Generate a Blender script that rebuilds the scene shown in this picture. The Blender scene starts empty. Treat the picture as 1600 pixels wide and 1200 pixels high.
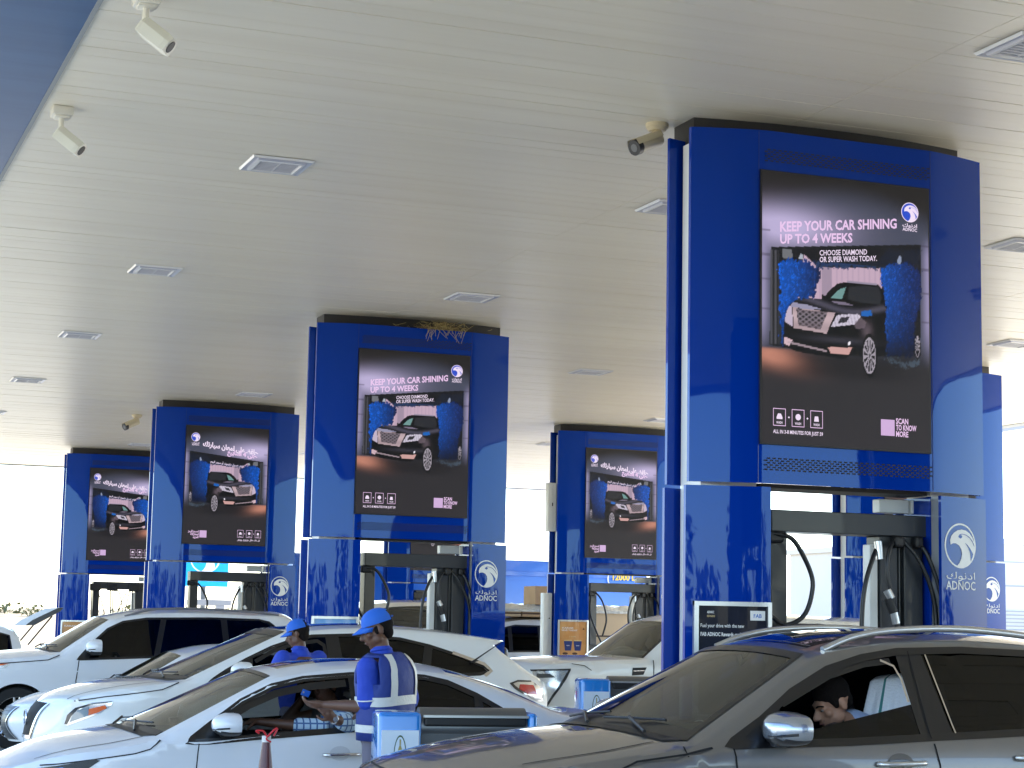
import bpy, bmesh, math, random
import numpy as np
from mathutils import Vector, Matrix
from mathutils.geometry import delaunay_2d_cdt
sc = bpy.context.scene
col = sc.collection
random.seed(7); rng = np.random.default_rng(7)
R = math.radians

# ------------------------------------------------------------------ camera, sky, sun, exposure
EXPO = 2.25
HC = 1.65
f_, pitch, roll, yaw = 3003.17, .1282, .0188, .3712
F0 = Vector((math.sin(yaw), math.cos(yaw), 0)); U0 = Vector((0, 0, 1)); R0 = Vector((math.cos(yaw), -math.sin(yaw), 0))
Fv = F0*math.cos(pitch)+U0*math.sin(pitch); U2 = -F0*math.sin(pitch)+U0*math.cos(pitch)
Rv = R0*math.cos(roll)+U2*math.sin(roll); Uv = -R0*math.sin(roll)+U2*math.cos(roll)
cam = bpy.data.cameras.new('camera'); co = bpy.data.objects.new('camera', cam); col.objects.link(co)
cam.lens = f_/1600*36; cam.sensor_width = 36; cam.clip_end = 3000; cam.clip_start = .1
M = Matrix((Rv, Uv, -Fv)).transposed().to_4x4(); M.translation = (0, 0, HC); co.matrix_world = M
sc.camera = co
SUN_EL, SUN_AZ = R(48), R(62)          # azimuth measured from +Y towards +X
w = bpy.data.worlds.new('World'); sc.world = w; w.use_nodes = True
nt = w.node_tree; bg = nt.nodes['Background']
sky = nt.nodes.new('ShaderNodeTexSky'); sky.sky_type = 'NISHITA'; sky.sun_disc = False
sky.sun_elevation = SUN_EL; sky.sun_rotation = SUN_AZ; sky.dust_density = .5; sky.air_density = 1.0; sky.ozone_density = 2.0
nt.links.new(sky.outputs[0], bg.inputs[0]); bg.inputs[1].default_value = .15
sl = bpy.data.lights.new('sun', 'SUN'); sl.energy = 3.4; sl.angle = R(.6); sl.color = (1, .955, .87)
so = bpy.data.objects.new('sun', sl); col.objects.link(so)
sd = Vector((math.sin(SUN_AZ)*math.cos(SUN_EL), math.cos(SUN_AZ)*math.cos(SUN_EL), math.sin(SUN_EL)))
so.rotation_euler = sd.to_track_quat('Z', 'Y').to_euler(); so.location = (0, 0, 60)
sc.view_settings.view_transform = 'Standard'; sc.view_settings.look = 'None'
sc.view_settings.exposure = EXPO; sc.view_settings.gamma = 1
sc.render.engine = 'CYCLES'
sc.cycles.max_bounces = 10; sc.cycles.diffuse_bounces = 5; sc.cycles.glossy_bounces = 4
sc.cycles.transparent_max_bounces = 12; sc.cycles.caustics_reflective = False; sc.cycles.caustics_refractive = False
sc.cycles.use_denoising = True; sc.cycles.sample_clamp_indirect = 8

# ------------------------------------------------------------------ materials
def lin(c):
    c = c/255.
    return c/12.92 if c <= .04045 else ((c+.055)/1.055)**2.4
def S3(r, g, b): return (lin(r), lin(g), lin(b))
MATS = {}
def mat(name, c=(.5, .5, .5), rough=.5, metal=0, coat=0, coatr=.03, emit=None, es=1, bump=None, var=None, spec=None, coi=1.5):
    if name in MATS: return MATS[name]
    m = bpy.data.materials.new(name); m.use_nodes = True; t = m.node_tree; p = t.nodes['Principled BSDF']
    p.inputs['Base Color'].default_value = (*c, 1); p.inputs['Roughness'].default_value = rough
    p.inputs['Metallic'].default_value = metal; p.inputs['Coat Weight'].default_value = coat; p.inputs['Coat Roughness'].default_value = coatr; p.inputs['Coat IOR'].default_value = coi
    if spec is not None: p.inputs['Specular IOR Level'].default_value = spec
    if emit: p.inputs['Emission Color'].default_value = (*emit, 1); p.inputs['Emission Strength'].default_value = es
    if var:   # var=(scale, amount, second colour, (sx,sy,sz))
        tc = t.nodes.new('ShaderNodeTexCoord'); mp = t.nodes.new('ShaderNodeMapping'); nz = t.nodes.new('ShaderNodeTexNoise')
        mp.inputs['Scale'].default_value = var[3]; nz.inputs['Scale'].default_value = var[0]; nz.inputs['Detail'].default_value = 6
        nz.inputs['Roughness'].default_value = .62
        rp = t.nodes.new('ShaderNodeMapRange'); rp.inputs[1].default_value = .42; rp.inputs[2].default_value = .68; rp.inputs[4].default_value = var[1]
        mx = t.nodes.new('ShaderNodeMix'); mx.data_type = 'RGBA'
        t.links.new(tc.outputs['Object'], mp.inputs[0]); t.links.new(mp.outputs[0], nz.inputs['Vector'])
        t.links.new(nz.outputs[0], rp.inputs[0]); t.links.new(rp.outputs[0], mx.inputs[0])
        mx.inputs[6].default_value = (*c, 1); mx.inputs[7].default_value = (*var[2], 1)
        t.links.new(mx.outputs[2], p.inputs['Base Color'])
    if bump:  # bump=(scale, strength)
        tc = t.nodes.new('ShaderNodeTexCoord'); nz = t.nodes.new('ShaderNodeTexNoise'); bp = t.nodes.new('ShaderNodeBump')
        nz.inputs['Scale'].default_value = bump[0]; nz.inputs['Detail'].default_value = 3; bp.inputs['Strength'].default_value = bump[1]; bp.inputs['Distance'].default_value = bump[2] if len(bump) > 2 else .02
        t.links.new(tc.outputs['Object'], nz.inputs['Vector']); t.links.new(nz.outputs[0], bp.inputs['Height']); t.links.new(bp.outputs[0], p.inputs['Normal'])
    MATS[name] = m; return m
def glass(name, tint, ior=1.5, rough=0.0, boost=0.0):
    if name in MATS: return MATS[name]
    m = bpy.data.materials.new(name); m.use_nodes = True; t = m.node_tree; t.nodes.clear()
    o = t.nodes.new('ShaderNodeOutputMaterial'); tr = t.nodes.new('ShaderNodeBsdfTransparent'); gl = t.nodes.new('ShaderNodeBsdfGlossy')
    fr = t.nodes.new('ShaderNodeFresnel'); mx = t.nodes.new('ShaderNodeMixShader'); ad = t.nodes.new('ShaderNodeMath'); ad.operation = 'ADD'; ad.use_clamp = True
    tr.inputs[0].default_value = (*tint, 1); gl.inputs['Roughness'].default_value = rough; fr.inputs[0].default_value = ior
    gl.inputs['Color'].default_value = (.92, .95, .96, 1)
    t.links.new(fr.outputs[0], ad.inputs[0]); ad.inputs[1].default_value = boost
    t.links.new(ad.outputs[0], mx.inputs[0]); t.links.new(tr.outputs[0], mx.inputs[1]); t.links.new(gl.outputs[0], mx.inputs[2]); t.links.new(mx.outputs[0], o.inputs[0])
    MATS[name] = m; return m
EM = 2**-EXPO
BLUE = mat('station_blue_paint', (.0008, .03, .30), .02, 0, 0, .015, bump=(.9, .06, .05), spec=.42)
BLUE.node_tree.nodes['Principled BSDF'].inputs['Specular Tint'].default_value = (.42, .70, 1, 1)
NAVY = mat('dark_blue_panel', (.005, .016, .15), .35, 0, .6)
WHITEP = mat('white_panel', (.80, .82, .80), .4, 0, .2)
COLLAR = mat('dark_steel', (.03, .028, .025), .55)
DGREY = mat('pump_grey', (.028, .032, .036), .42, 0, .2)
MGREY = mat('mid_grey_metal', (.1, .105, .108), .4, .3)
BLACK = mat('black_plastic', (.008, .008, .009), .45)
HOSE = mat('hose_rubber', (.012, .013, .015), .38)
SILVER = mat('silver_frame', (.62, .63, .63), .28, .85)
CHROME = mat('chrome', (.75, .75, .76), .08, 1)
LOGOW = mat('logo_white', (.72, .75, .78), .4)
SLOT = mat('vent_slot', (.001, .002, .012), .6)
CEIL = mat('ceiling_slat', (.85, .79, .635), .38, .0, .12, .25, var=(1.2, .30, (.70, .62, .46), (.12, 2.6, 1)))
GROOVE = mat('ceiling_groove', (.66, .62, .5), .8)
FASC = mat('canopy_blue_soffit', (.012, .075, .21), .36, .25, .3, .2, var=(1.3, .5, (.035, .125, .29), (.25, 2.4, 1)))
EDGE = mat('pale_grey_edge', (.30, .32, .32), .5)
CONC = mat('forecourt_concrete', (.56, .515, .43), .75, var=(.6, .6, (.34, .32, .29), (1, 1, 1)), bump=(14, .2))
SAND = mat('desert_sand', (.30, .235, .145), .9, var=(.08, .8, (.22, .18, .11), (1, 1, 1)))
ASPH = mat('asphalt', (.06, .06, .062), .85, var=(.5, .5, (.085, .083, .08), (1, 1, 1)), bump=(20, .3))
KERB = mat('kerb_concrete', (.5, .5, .48), .7, var=(4, .5, (.35, .34, .32), (1, 1, 1)))
WHITE = mat('white_car_paint', (.74, .765, .79), .35, 0, 1, .015)
PEARL = mat('pearl_white_paint', (.75, .765, .745), .35, 0, 1, .015)
GREYC = mat('grey_metallic_paint', (.175, .168, .16), .34, .6, 1, .03, var=(900, .5, (.24, .23, .215), (1, 1, 1)))
TRIM = mat('black_trim', (.006, .006, .007), .35, 0, .3)
SEAM = mat('panel_gap', (.004, .004, .005), .9)
TYRE = mat('tyre_rubber', (.012, .012, .012), .8)
RIM = mat('alloy_rim', (.45, .46, .47), .25, .9)
CABIN = mat('cabin_lining', (.018, .018, .02), .8)
CABINL = mat('pale_lining', (.22, .21, .19), .8)
SEAT = mat('grey_seat_fabric', (.10, .10, .105), .8)
GWIND = glass('windscreen_glass', (.46, .54, .50), 1.5, 0, .07)
GTINT = glass('tinted_glass', (.006, .006, .009), 1.45, 0, .0)
GDOOR = glass('door_glass', (.16, .17, .17), 1.45)
LAMPG = glass('lamp_lens', (.82, .86, .9), 1.45, 0, .05)
LAMPI = mat('lamp_reflector', (.6, .62, .65), .18, .9)
LAMPD = mat('lamp_dark', (.03, .035, .04), .25, .3, 1)
AMBER = mat('amber_lens', (.75, .13, .02), .2, 0, 1)
RED = mat('red_lens', (.5, .012, .012), .2, 0, 1)

# ------------------------------------------------------------------ mesh helpers
def tag(o, label=None, cat=None, group=None, kind=None):
    if label: o['label'] = label
    if cat: o['category'] = cat
    if group: o['group'] = group
    if kind: o['kind'] = kind
    return o
def empty(name, loc, label, cat, group=None, rz=0):
    o = bpy.data.objects.new(name, None); col.objects.link(o); o.location = loc; o.rotation_euler = (0, 0, rz); o.empty_display_size = .2
    return tag(o, label, cat, group)
class MB:
    def __init__(s): s.v = []; s.f = []; s.m = []; s.mats = []
    def mi(s, m):
        if m not in s.mats: s.mats.append(m)
        return s.mats.index(m)
    def add(s, vs, fs, m):
        k = len(s.v); s.v += [tuple(v) for v in vs]; i = s.mi(m)
        for f in fs: s.f.append(tuple(k+a for a in f)); s.m.append(i)
        return s
    def box(s, x0, x1, y0, y1, z0, z1, m):
        vs = [(x, y, z) for z in (z0, z1) for y in (y0, y1) for x in (x0, x1)]
        return s.add(vs, [(0, 2, 3, 1), (4, 5, 7, 6), (0, 1, 5, 4), (2, 6, 7, 3), (0, 4, 6, 2), (1, 3, 7, 5)], m)
    def bbox(s, x0, x1, y0, y1, z0, z1, m, b=.01, seg=2):   # bevelled box
        bm = bmesh.new(); bmesh.ops.create_cube(bm, size=1)
        for v in bm.verts: v.co = Vector(((x0+x1)/2+v.co.x*(x1-x0), (y0+y1)/2+v.co.y*(y1-y0), (z0+z1)/2+v.co.z*(z1-z0)))
        bmesh.ops.bevel(bm, geom=bm.edges[:], offset=b, segments=seg, profile=.5, affect='EDGES')
        bm.verts.index_update(); s.add([v.co[:] for v in bm.verts], [[v.index for v in f.verts] for f in bm.faces], m); bm.free(); return s
    def tube(s, pts, r, m, seg=8, smooth=4, cap=True):
        P = spline(pts, smooth) if smooth else [Vector(p) for p in pts]
        n = len(P); rr = r if isinstance(r, (list, tuple)) else [r]*n
        if len(rr) != n: rr = [float(np.interp(i/(n-1), np.linspace(0, 1, len(rr)), rr)) for i in range(n)]
        T = [(P[min(i+1, n-1)]-P[max(i-1, 0)]).normalized() for i in range(n)]
        up = Vector((0, 0, 1)) if abs(T[0].z) < .9 else Vector((1, 0, 0))
        a = T[0].cross(up).normalized(); vs = []
        for i in range(n):
            a = (a-T[i]*a.dot(T[i])).normalized(); b = T[i].cross(a)
            vs += [P[i]+(a*math.cos(2*math.pi*k/seg)+b*math.sin(2*math.pi*k/seg))*rr[i] for k in range(seg)]
        fs = [(i*seg+k, i*seg+(k+1) % seg, (i+1)*seg+(k+1) % seg, (i+1)*seg+k) for i in range(n-1) for k in range(seg)]
        if cap: fs += [tuple(range(seg))[::-1], tuple((n-1)*seg+k for k in range(seg))]
        return s.add(vs, fs, m)
    def cyl(s, a, b, r, m, seg=20, r2=None): return s.tube([a, b], [r, r2 if r2 is not None else r], m, seg, 0)
    def ell(s, c, r, m, seg=16, rot=None):
        vs = []; fs = []; n = seg//2
        for i in range(n+1):
            th = math.pi*i/n
            for k in range(seg):
                ph = 2*math.pi*k/seg; v = Vector((r[0]*math.sin(th)*math.cos(ph), r[1]*math.sin(th)*math.sin(ph), r[2]*math.cos(th)))
                if rot: v = rot @ v
                vs.append(Vector(c)+v)
        for i in range(n):
            for k in range(seg): fs.append((i*seg+k, (i+1)*seg+k, (i+1)*seg+(k+1) % seg, i*seg+(k+1) % seg))
        return s.add(vs, fs, m)
    def poly(s, pts, fn, m):   # flat polygon given as (a,b) pairs mapped by fn
        r = delaunay_2d_cdt([Vector(p) for p in pts], [], [list(range(len(pts)))], 1, 1e-6)
        return s.add([fn(v.x, v.y) for v in r[0]], [list(f) for f in r[2]], m)
    def build(s, name, parent=None, smooth=None, weld=False):
        me = bpy.data.meshes.new(name); me.from_pydata(s.v, [], s.f)
        for m in s.mats: me.materials.append(m)
        me.polygons.foreach_set('material_index', s.m)
        if weld:
            bm = bmesh.new(); bm.from_mesh(me); bmesh.ops.remove_doubles(bm, verts=bm.verts, dist=2e-4); bmesh.ops.recalc_face_normals(bm, faces=bm.faces); bm.to_mesh(me); bm.free()
        else:
            bm = bmesh.new(); bm.from_mesh(me); bmesh.ops.recalc_face_normals(bm, faces=bm.faces); bm.to_mesh(me); bm.free()
        if smooth:
            me.polygons.foreach_set('use_smooth', [True]*len(me.polygons)); me.set_sharp_from_angle(angle=R(smooth))
        o = bpy.data.objects.new(name, me); col.objects.link(o)
        if parent: o.parent = parent
        return o
def spline(pts, n=4):
    P = [Vector(p) for p in pts]
    if len(P) < 3: return P
    out = []
    for i in range(len(P)-1):
        p0 = P[i-1] if i else P[i]*2-P[i+1]; p1 = P[i]; p2 = P[i+1]; p3 = P[i+2] if i+2 < len(P) else P[i+1]*2-P[i]
        for k in range(n):
            t = k/n
            out.append(.5*((2*p1)+(-p0+p2)*t+(2*p0-5*p1+4*p2-p3)*t*t+(-p0+3*p1-3*p2+p3)*t**3))
    out.append(P[-1]); return out
def inpoly(x, y, poly):
    c = False; n = len(poly)
    for i in range(n):
        x1, y1 = poly[i][0], poly[i][1]; x2, y2 = poly[i-1][0], poly[i-1][1]
        if (y1 > y) != (y2 > y) and x < (x2-x1)*(y-y1)/(y2-y1)+x1: c = not c
    return c
def npin(X, Y, poly):
    c = np.zeros(X.shape, bool)
    for i in range(len(poly)):
        x1, y1 = poly[i]; x2, y2 = poly[i-1]
        if y1 == y2: continue
        c ^= ((y1 > Y) != (y2 > Y)) & (X < (x2-x1)*(Y-y1)/(y2-y1)+x1)
    return c
def densify(poly, step, closed=True):
    out = []; n = len(poly)
    for i in range(n if closed else n-1):
        a = poly[i]; b = poly[(i+1) % n]; d = math.hypot(b[0]-a[0], b[1]-a[1]); k = max(1, int(d/step))
        out += [(a[0]+(b[0]-a[0])*j/k, a[1]+(b[1]-a[1])*j/k) for j in range(k)]
    if not closed: out.append(tuple(poly[-1]))
    return out
def sheet(outer, holes, step):    # triangulated region with interior grid points
    outer = [tuple(p[:2]) for p in outer]
    loops = [outer]+[densify([tuple(p[:2]) for p in h], step) for h in holes]
    V = []; E = []
    for L in loops:
        k = len(V); V += L; E += [(k+i, k+(i+1) % len(L)) for i in range(len(L))]
    xs = [p[0] for p in outer]; ys = [p[1] for p in outer]
    B = np.array(V)
    gx, gy = np.meshgrid(np.arange(min(xs)+step/2, max(xs), step), np.arange(min(ys)+step/2, max(ys), step))
    m = npin(gx, gy, outer)
    for h in loops[1:]: m &= ~npin(gx, gy, h)
    for x, y in zip(gx[m], gy[m]):
        if np.min((B[:, 0]-x)**2+(B[:, 1]-y)**2) > (step*.4)**2: V.append((x, y))
    r = delaunay_2d_cdt([Vector(p) for p in V], E, [], 0, 1e-7)
    vs = r[0]; fs = []
    for f in r[2]:
        cx = sum(vs[i].x for i in f)/len(f); cy = sum(vs[i].y for i in f)/len(f)
        if inpoly(cx, cy, outer) and not any(inpoly(cx, cy, h) for h in loops[1:]): fs.append(list(f))
    return [(v.x, v.y) for v in vs], fs
AR = {'ا': ('\uFE8D', '\uFE8E', '\uFE8D', '\uFE8E'), 'أ': ('\uFE83', '\uFE84', '\uFE83', '\uFE84'), 'ب': tuple('\uFE8F\uFE90\uFE91\uFE92'), 'ت': tuple('\uFE95\uFE96\uFE97\uFE98'),
      'ح': tuple('\uFEA1\uFEA2\uFEA3\uFEA4'), 'د': ('\uFEA9', '\uFEAA', '\uFEA9', '\uFEAA'), 'ر': ('\uFEAD', '\uFEAE', '\uFEAD', '\uFEAE'), 'س': tuple('\uFEB1\uFEB2\uFEB3\uFEB4'),
      'ظ': tuple('\uFEC5\uFEC6\uFEC7\uFEC8'), 'ع': tuple('\uFEC9\uFECA\uFECB\uFECC'), 'ف': tuple('\uFED1\uFED2\uFED3\uFED4'), 'ك': tuple('\uFED9\uFEDA\uFEDB\uFEDC'), 'ل': tuple('\uFEDD\uFEDE\uFEDF\uFEE0'),
      'م': tuple('\uFEE1\uFEE2\uFEE3\uFEE4'), 'ن': tuple('\uFEE5\uFEE6\uFEE7\uFEE8'), 'و': ('\uFEED', '\uFEEE', '\uFEED', '\uFEEE'), 'ى': ('\uFEEF', '\uFEF0', '\uFEEF', '\uFEF0'), 'ي': tuple('\uFEF1\uFEF2\uFEF3\uFEF4'),
      'خ': tuple('\uFEA5\uFEA6\uFEA7\uFEA8'), 'غ': tuple('\uFECD\uFECE\uFECF\uFED0'), 'ز': ('\uFEAF', '\uFEB0', '\uFEAF', '\uFEB0'), 'ج': tuple('\uFE9D\uFE9E\uFE9F\uFEA0'), 'ة': ('\uFE93', '\uFE94', '\uFE93', '\uFE94')}
NOJ = set('اأدروىزة')
def ar(s):
    out = []
    for w_ in s.split(' '):
        o = []
        for i, ch in enumerate(w_):
            if ch not in AR: o.append(ch); continue
            pj = i > 0 and w_[i-1] in AR and w_[i-1] not in NOJ; nj = i+1 < len(w_) and w_[i+1] in AR and ch not in NOJ
            o.append(AR[ch][3 if pj and nj else 1 if pj else 2 if nj else 0])
        out.append(''.join(o))
    return ' '.join(out)[::-1]
_tc = {}
def text_geo(s, bold=0.0):
    k = (s, bold)
    if k in _tc: return _tc[k]
    cu = bpy.data.curves.new('lettering', 'FONT'); cu.body = s; cu.size = 1; cu.offset = bold; cu.resolution_u = 2
    o = bpy.data.objects.new('lettering', cu); col.objects.link(o); bpy.context.view_layer.update()
    me = bpy.data.meshes.new_from_object(o.evaluated_get(bpy.context.evaluated_depsgraph_get()))
    vs = [(v.co.x, v.co.y) for v in me.vertices]; fs = [list(p.vertices) for p in me.polygons]
    bpy.data.objects.remove(o); bpy.data.curves.remove(cu); bpy.data.meshes.remove(me)
    xs = [v[0] for v in vs]; x0, x1 = min(xs), max(xs)
    vs = [((x-x0)/(x1-x0), y) for x, y in vs]; _tc[k] = (vs, fs, x1-x0); return _tc[k]
def put_text(mb, s, fn, x0, y0, wid, h, m, slope=0, bold=.0):
    """text fitted to width wid and cap height h at (x0,y0) in fn's (a,b) plane"""
    vs, fs, ln = text_geo(s, bold)
    mb.add([fn(x0+vx*wid, y0+vy/.7*h+slope*vx*wid) for vx, vy in vs], fs, m)

# ------------------------------------------------------------------ falcon emblem, drawn in a unit circle
FALC = [(-.66, .02), (-.70, .22), (-.62, .42), (-.45, .58), (-.2, .71), (.08, .76), (.35, .72), (.6, .6), (.8, .42), (.94, .18), (1, -.06), (.95, -.33), (.84, -.56), (.68, -.74), (.45, -.89), (.2, -.98), (-.05, -.99), (-.25, -.93),
        (-.1, -.8), (.03, -.6), (.08, -.38), (.04, -.17), (-.1, 0), (-.32, .1), (-.5, .1), (-.6, .06)]
SLIT1 = [(-.17, .42), (-.05, .50), (.15, .53), (.4, .48), (.62, .36), (.8, .18), (.93, -.04), (.90, .10), (.78, .27), (.6, .42), (.38, .52), (.1, .56), (-.06, .535)]
EYE = [(-.17, .43), (-.1, .36), (0, .33), (.08, .38), (.1, .47), (.0, .5), (-.1, .49)]
SLIT2 = [(.27, .16), (.45, .06), (.66, -.12), (.84, -.36), (.80, -.48), (.67, -.70), (.66, -.52), (.62, -.30), (.5, -.08)]
def emblem(mb, fn, cx, cy, r, mw, mb_, d=.0):
    """white ring and falcon; mb_ is the colour of the slits; fn(a,b,off)"""
    n = 48; vs = []
    for i in range(n):
        a = 2*math.pi*i/n
        for q in (.955, 1.04): vs.append(fn(cx+r*q*math.cos(a), cy+r*q*math.sin(a), .002))
    mb.add(vs, [(2*i, 2*i+1, (2*i+3) % (2*n), (2*i+2) % (2*n)) for i in range(n)], mw)
    mb.poly(densify(FALC, .12), lambda a, b: fn(cx+a*r, cy+b*r, .0035), mw)
    for P in (SLIT1, EYE, SLIT2): mb.poly(P, lambda a, b: fn(cx+a*r, cy+b*r, .005), mb_)

# ------------------------------------------------------------------ ground
g = MB(); g.add([(-600, -600, -.02), (900, -600, -.02), (900, 1200, -.02), (-600, 1200, -.02)], [(0, 1, 2, 3)], SAND); tag(g.build('desert_ground'), kind='structure')
g = MB(); g.add([(-26, -9, 0), (75, -9, 0), (75, 68, 0), (-26, 68, 0)], [(0, 1, 2, 3)], CONC); tag(g.build('forecourt'), kind='structure')
g = MB(); g.add([(-26, -60, -.004), (75, -60, -.004), (75, -9.0, -.004), (-26, -9.0, -.004)], [(0, 1, 2, 3)], ASPH); tag(g.build('road'), kind='structure')
# low dunes far behind
def dune(y0, amp, x0, x1, base):
    vs = []; fs = []; nx = 90
    for i in range(nx+1):
        x = x0+(x1-x0)*i/nx; h = base+amp*(math.sin(x*.035)+.6*math.sin(x*.083+2)+.3*math.sin(x*.21))
        for j, (dy, k) in enumerate(((-60, 0), (-25, .55), (0, 1), (40, .7), (90, 0))): vs.append((x, y0+dy, max(h, .1)*k-.01))
    for i in range(nx):
        for j in range(4): a = i*5+j; fs.append((a, a+5, a+6, a+1))
    return vs, fs
g = MB(); g.add(*dune(260, .5, -200, 500, 3.2), SAND); tag(g.build('sand_dunes', smooth=60), kind='structure')
# ------------------------------------------------------------------ canopy
XL, XR, YN, YF, ZC = 1.73, 20.2, -3.4, 47.0, 5.40
can = empty('station_canopy', (11, 21, ZC), 'wide flat canopy with pale slatted ceiling and blue edge over the pumps', 'canopy')
def loc(mb): mb.v = [(x-11, y-21, z-ZC) for x, y, z in mb.v]; return mb
c = MB(); y = YN
joints = [XL, 6.9, 12.6, XR]
while y < YF-.01:
    for a, b in zip(joints[:-1], joints[1:]):
        dz = random.uniform(-.0015, .0015); y1 = min(y+.1945, YF)
        c.box(a+.003, b-.003, y, y1, ZC+dz, ZC+.007, CEIL)
    y += .2
loc(c).build('slatted_ceiling', can)
c = MB(); c.box(XL, XR, YN, YF, ZC+.0075, ZC+.9, GROOVE); loc(c).build('roof_deck', can)
c = MB()   # blue soffit bands left and right with pale edge strips
c.box(XL-1.25, XL-.03, YN-1.2, YF+1.0, ZC-.012, ZC+.55, FASC); c.box(XR+.25, XR+1.2, YN-1.2, YF+1.0, ZC+.1, ZC+.95, FASC)
c.box(XL-1.25, XR+1.2, YN-1.2, YN-.02, ZC+.01, ZC+.95, FASC); c.box(XL-1.25, XR+1.2, YF+.12, YF+1.0, ZC+.06, ZC+.95, FASC)
loc(c).build('fascia_band', can)
c = MB()
c.box(XL-.03, XL-.001, YN, YF, ZC-.02, ZC+.6, EDGE); c.box(XR+.001, XR+.25, YN, YF, ZC-.01, ZC+.6, EDGE); c.box(XL, XR, YF+.001, YF+.03, ZC-.03, ZC+.3, EDGE)
loc(c).build('edge_trim', can)
# ceiling lights
LW = mat('light_frame_white', (.8, .8, .78), .35, 0, .3)
LF = mat('light_frame_grey', (.58, .59, .64), .35, .3)
LB = mat('light_louvre', (.62, .62, .64), .4)
def light(x, y, lab):
    t = empty('ceiling_light', (x, y, ZC), lab, 'ceiling light', 'recessed lights in the canopy ceiling')
    m = MB(); a, b = .255, .165
    vs = []
    for q, z in ((a, -.004), (a-.012, -.022), (b+.035, -.008), (b+.03, -.03), (b+.008, -.034), (b, -.012)):
        vs += [(-q, -q, z), (q, -q, z), (q, q, z), (-q, q, z)]
    k = 0
    for r_ in range(5):
        for i in range(4):
            m.add([], [], LW); m.f.append((r_*4+i, r_*4+(i+1) % 4, r_*4+4+(i+1) % 4, r_*4+4+i)); m.m.append(m.mi(LW if r_ in (0, 3, 4) else LF))
    m.v = vs; m.build('light_frame', t)
    m = MB(); m.box(-b, b, -b, b, -.006, -.003, LB)
    for i in range(7):
        yy = -b+.02+i*.047
        m.box(-b+.01, b-.01, yy, yy+.012, -.028, -.010, LB)
    m.box(-.006, .006, -b+.01, b-.01, -.027, -.0105, LB)
    m.build('louvre', t); return t
rows = [(9.85, 'nearest'), (15.0, 'second'), (20.13, 'third'), (25.2, 'fourth'), (30.35, 'fifth'), (35.4, 'sixth'), (40.1, 'seventh')]
colsX = [(3.74, 'leftmost'), (7.33, 'second'), (11.02, 'third'), (14.66, 'rightmost')]
for yy, rn in rows:
    for xx, cn in colsX:
        light(xx, yy, 'square recessed ceiling light, %s row from the viewer, %s column from the left' % (rn, cn))
# cctv cameras
CREAM = mat('cream_plastic', (.72, .70, .60), .4, 0, .2); OLDP = mat('yellowed_plastic', (.62, .54, .36), .45)
def cctv(loc_, yaw_, down, lab, m1=CREAM, front=False, sc_=1.0):
    t = empty('security_camera', loc_, lab, 'security camera', 'security cameras under the ceiling'); t.scale = (sc_,)*3
    m = MB()
    if front: m.cyl((0, 0, 0), (0, 0, -.03), .085, m1, 24); m.cyl((0, 0, -.03), (0, 0, -.055), .082, m1, 24, .06); m.cyl((0, 0, -.05), (0, 0, -.1), .03, m1, 16)
    else: m.bbox(-.075, .075, -.075, .075, -.07, 0, m1, .014); m.bbox(-.055, .055, -.055, .055, -.085, -.065, m1, .01); m.cyl((0, 0, -.08), (0, 0, -.18), .02, m1, 16)
    m.build('mount', t, 35)
    d = Vector((math.cos(yaw_)*math.cos(down), math.sin(yaw_)*math.cos(down), -math.sin(down))); s = Vector((-math.sin(yaw_), math.cos(yaw_), 0)); u = s.cross(d)*-1
    o = Vector((0, 0, -.2 if not front else -.12))
    m = MB(); Lh = .22 if not front else .26
    st = o-d*.02
    if front:
        m.tube([st+d*.0, st+d*Lh], .052, m1, 20, 0); m.cyl(st+d*(Lh-.03), st+d*(Lh+.02), .058, BLACK, 20); m.cyl(st+d*(Lh+.018), st+d*(Lh+.022), .03, MGREY, 16)
        m.cyl(o-s*.04+u*0, o+s*.04, .03, m1, 12)
        body = m.build('camera_body', t, 40)
        m = MB(); q = [st+s*a+u*b for a, b in ((-.06, .02), (-.045, .062), (.045, .062), (.06, .02))]
        q2 = [p+d*(Lh+.02) for p in q]; m.add(q+q2, [(0, 1, 5, 4), (1, 2, 6, 5), (2, 3, 7, 6)], m1); m.build('sun_shield', t)
    else:
        pts = []
        for k, (a, wd) in enumerate(((0, .068), (.015, .078), (.19, .078), (.22, .070))):
            for (p, q) in ((-1, -1), (1, -1), (1.0, .2), (.6, 1), (-.6, 1), (-1.0, .2)): pts.append(st+d*a+s*(p*wd)+u*(q*wd*.72))
        fs = [(i*6+k, i*6+(k+1) % 6, i*6+6+(k+1) % 6, i*6+6+k) for i in range(3) for k in range(6)]+[tuple(range(6)), tuple(range(18, 24))]
        m.add(pts, fs, m1); m.build('camera_body', t)
        m = MB(); m.cyl(st+d*.219, st+d*.224, .04, BLACK, 14); m.build('lens', t)
    return t
cctv((1.87, 14.0, ZC), R(-25), R(38), 'white box security camera on a square mount beside the blue canopy edge')
cctv((1.96, 11.2, ZC), R(-25), R(38), 'white box security camera at the top edge of the view, nearest the viewer')
cctv((6.0, 12.55, ZC), R(200), R(24), 'yellowed bullet security camera beside the biggest, nearest pump pillar', OLDP, True)
cctv((6.2, 34.5, ZC), R(205), R(24), 'yellowed bullet security camera beside the fourth pillar, small and far off', OLDP, True, 1.1)

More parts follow.
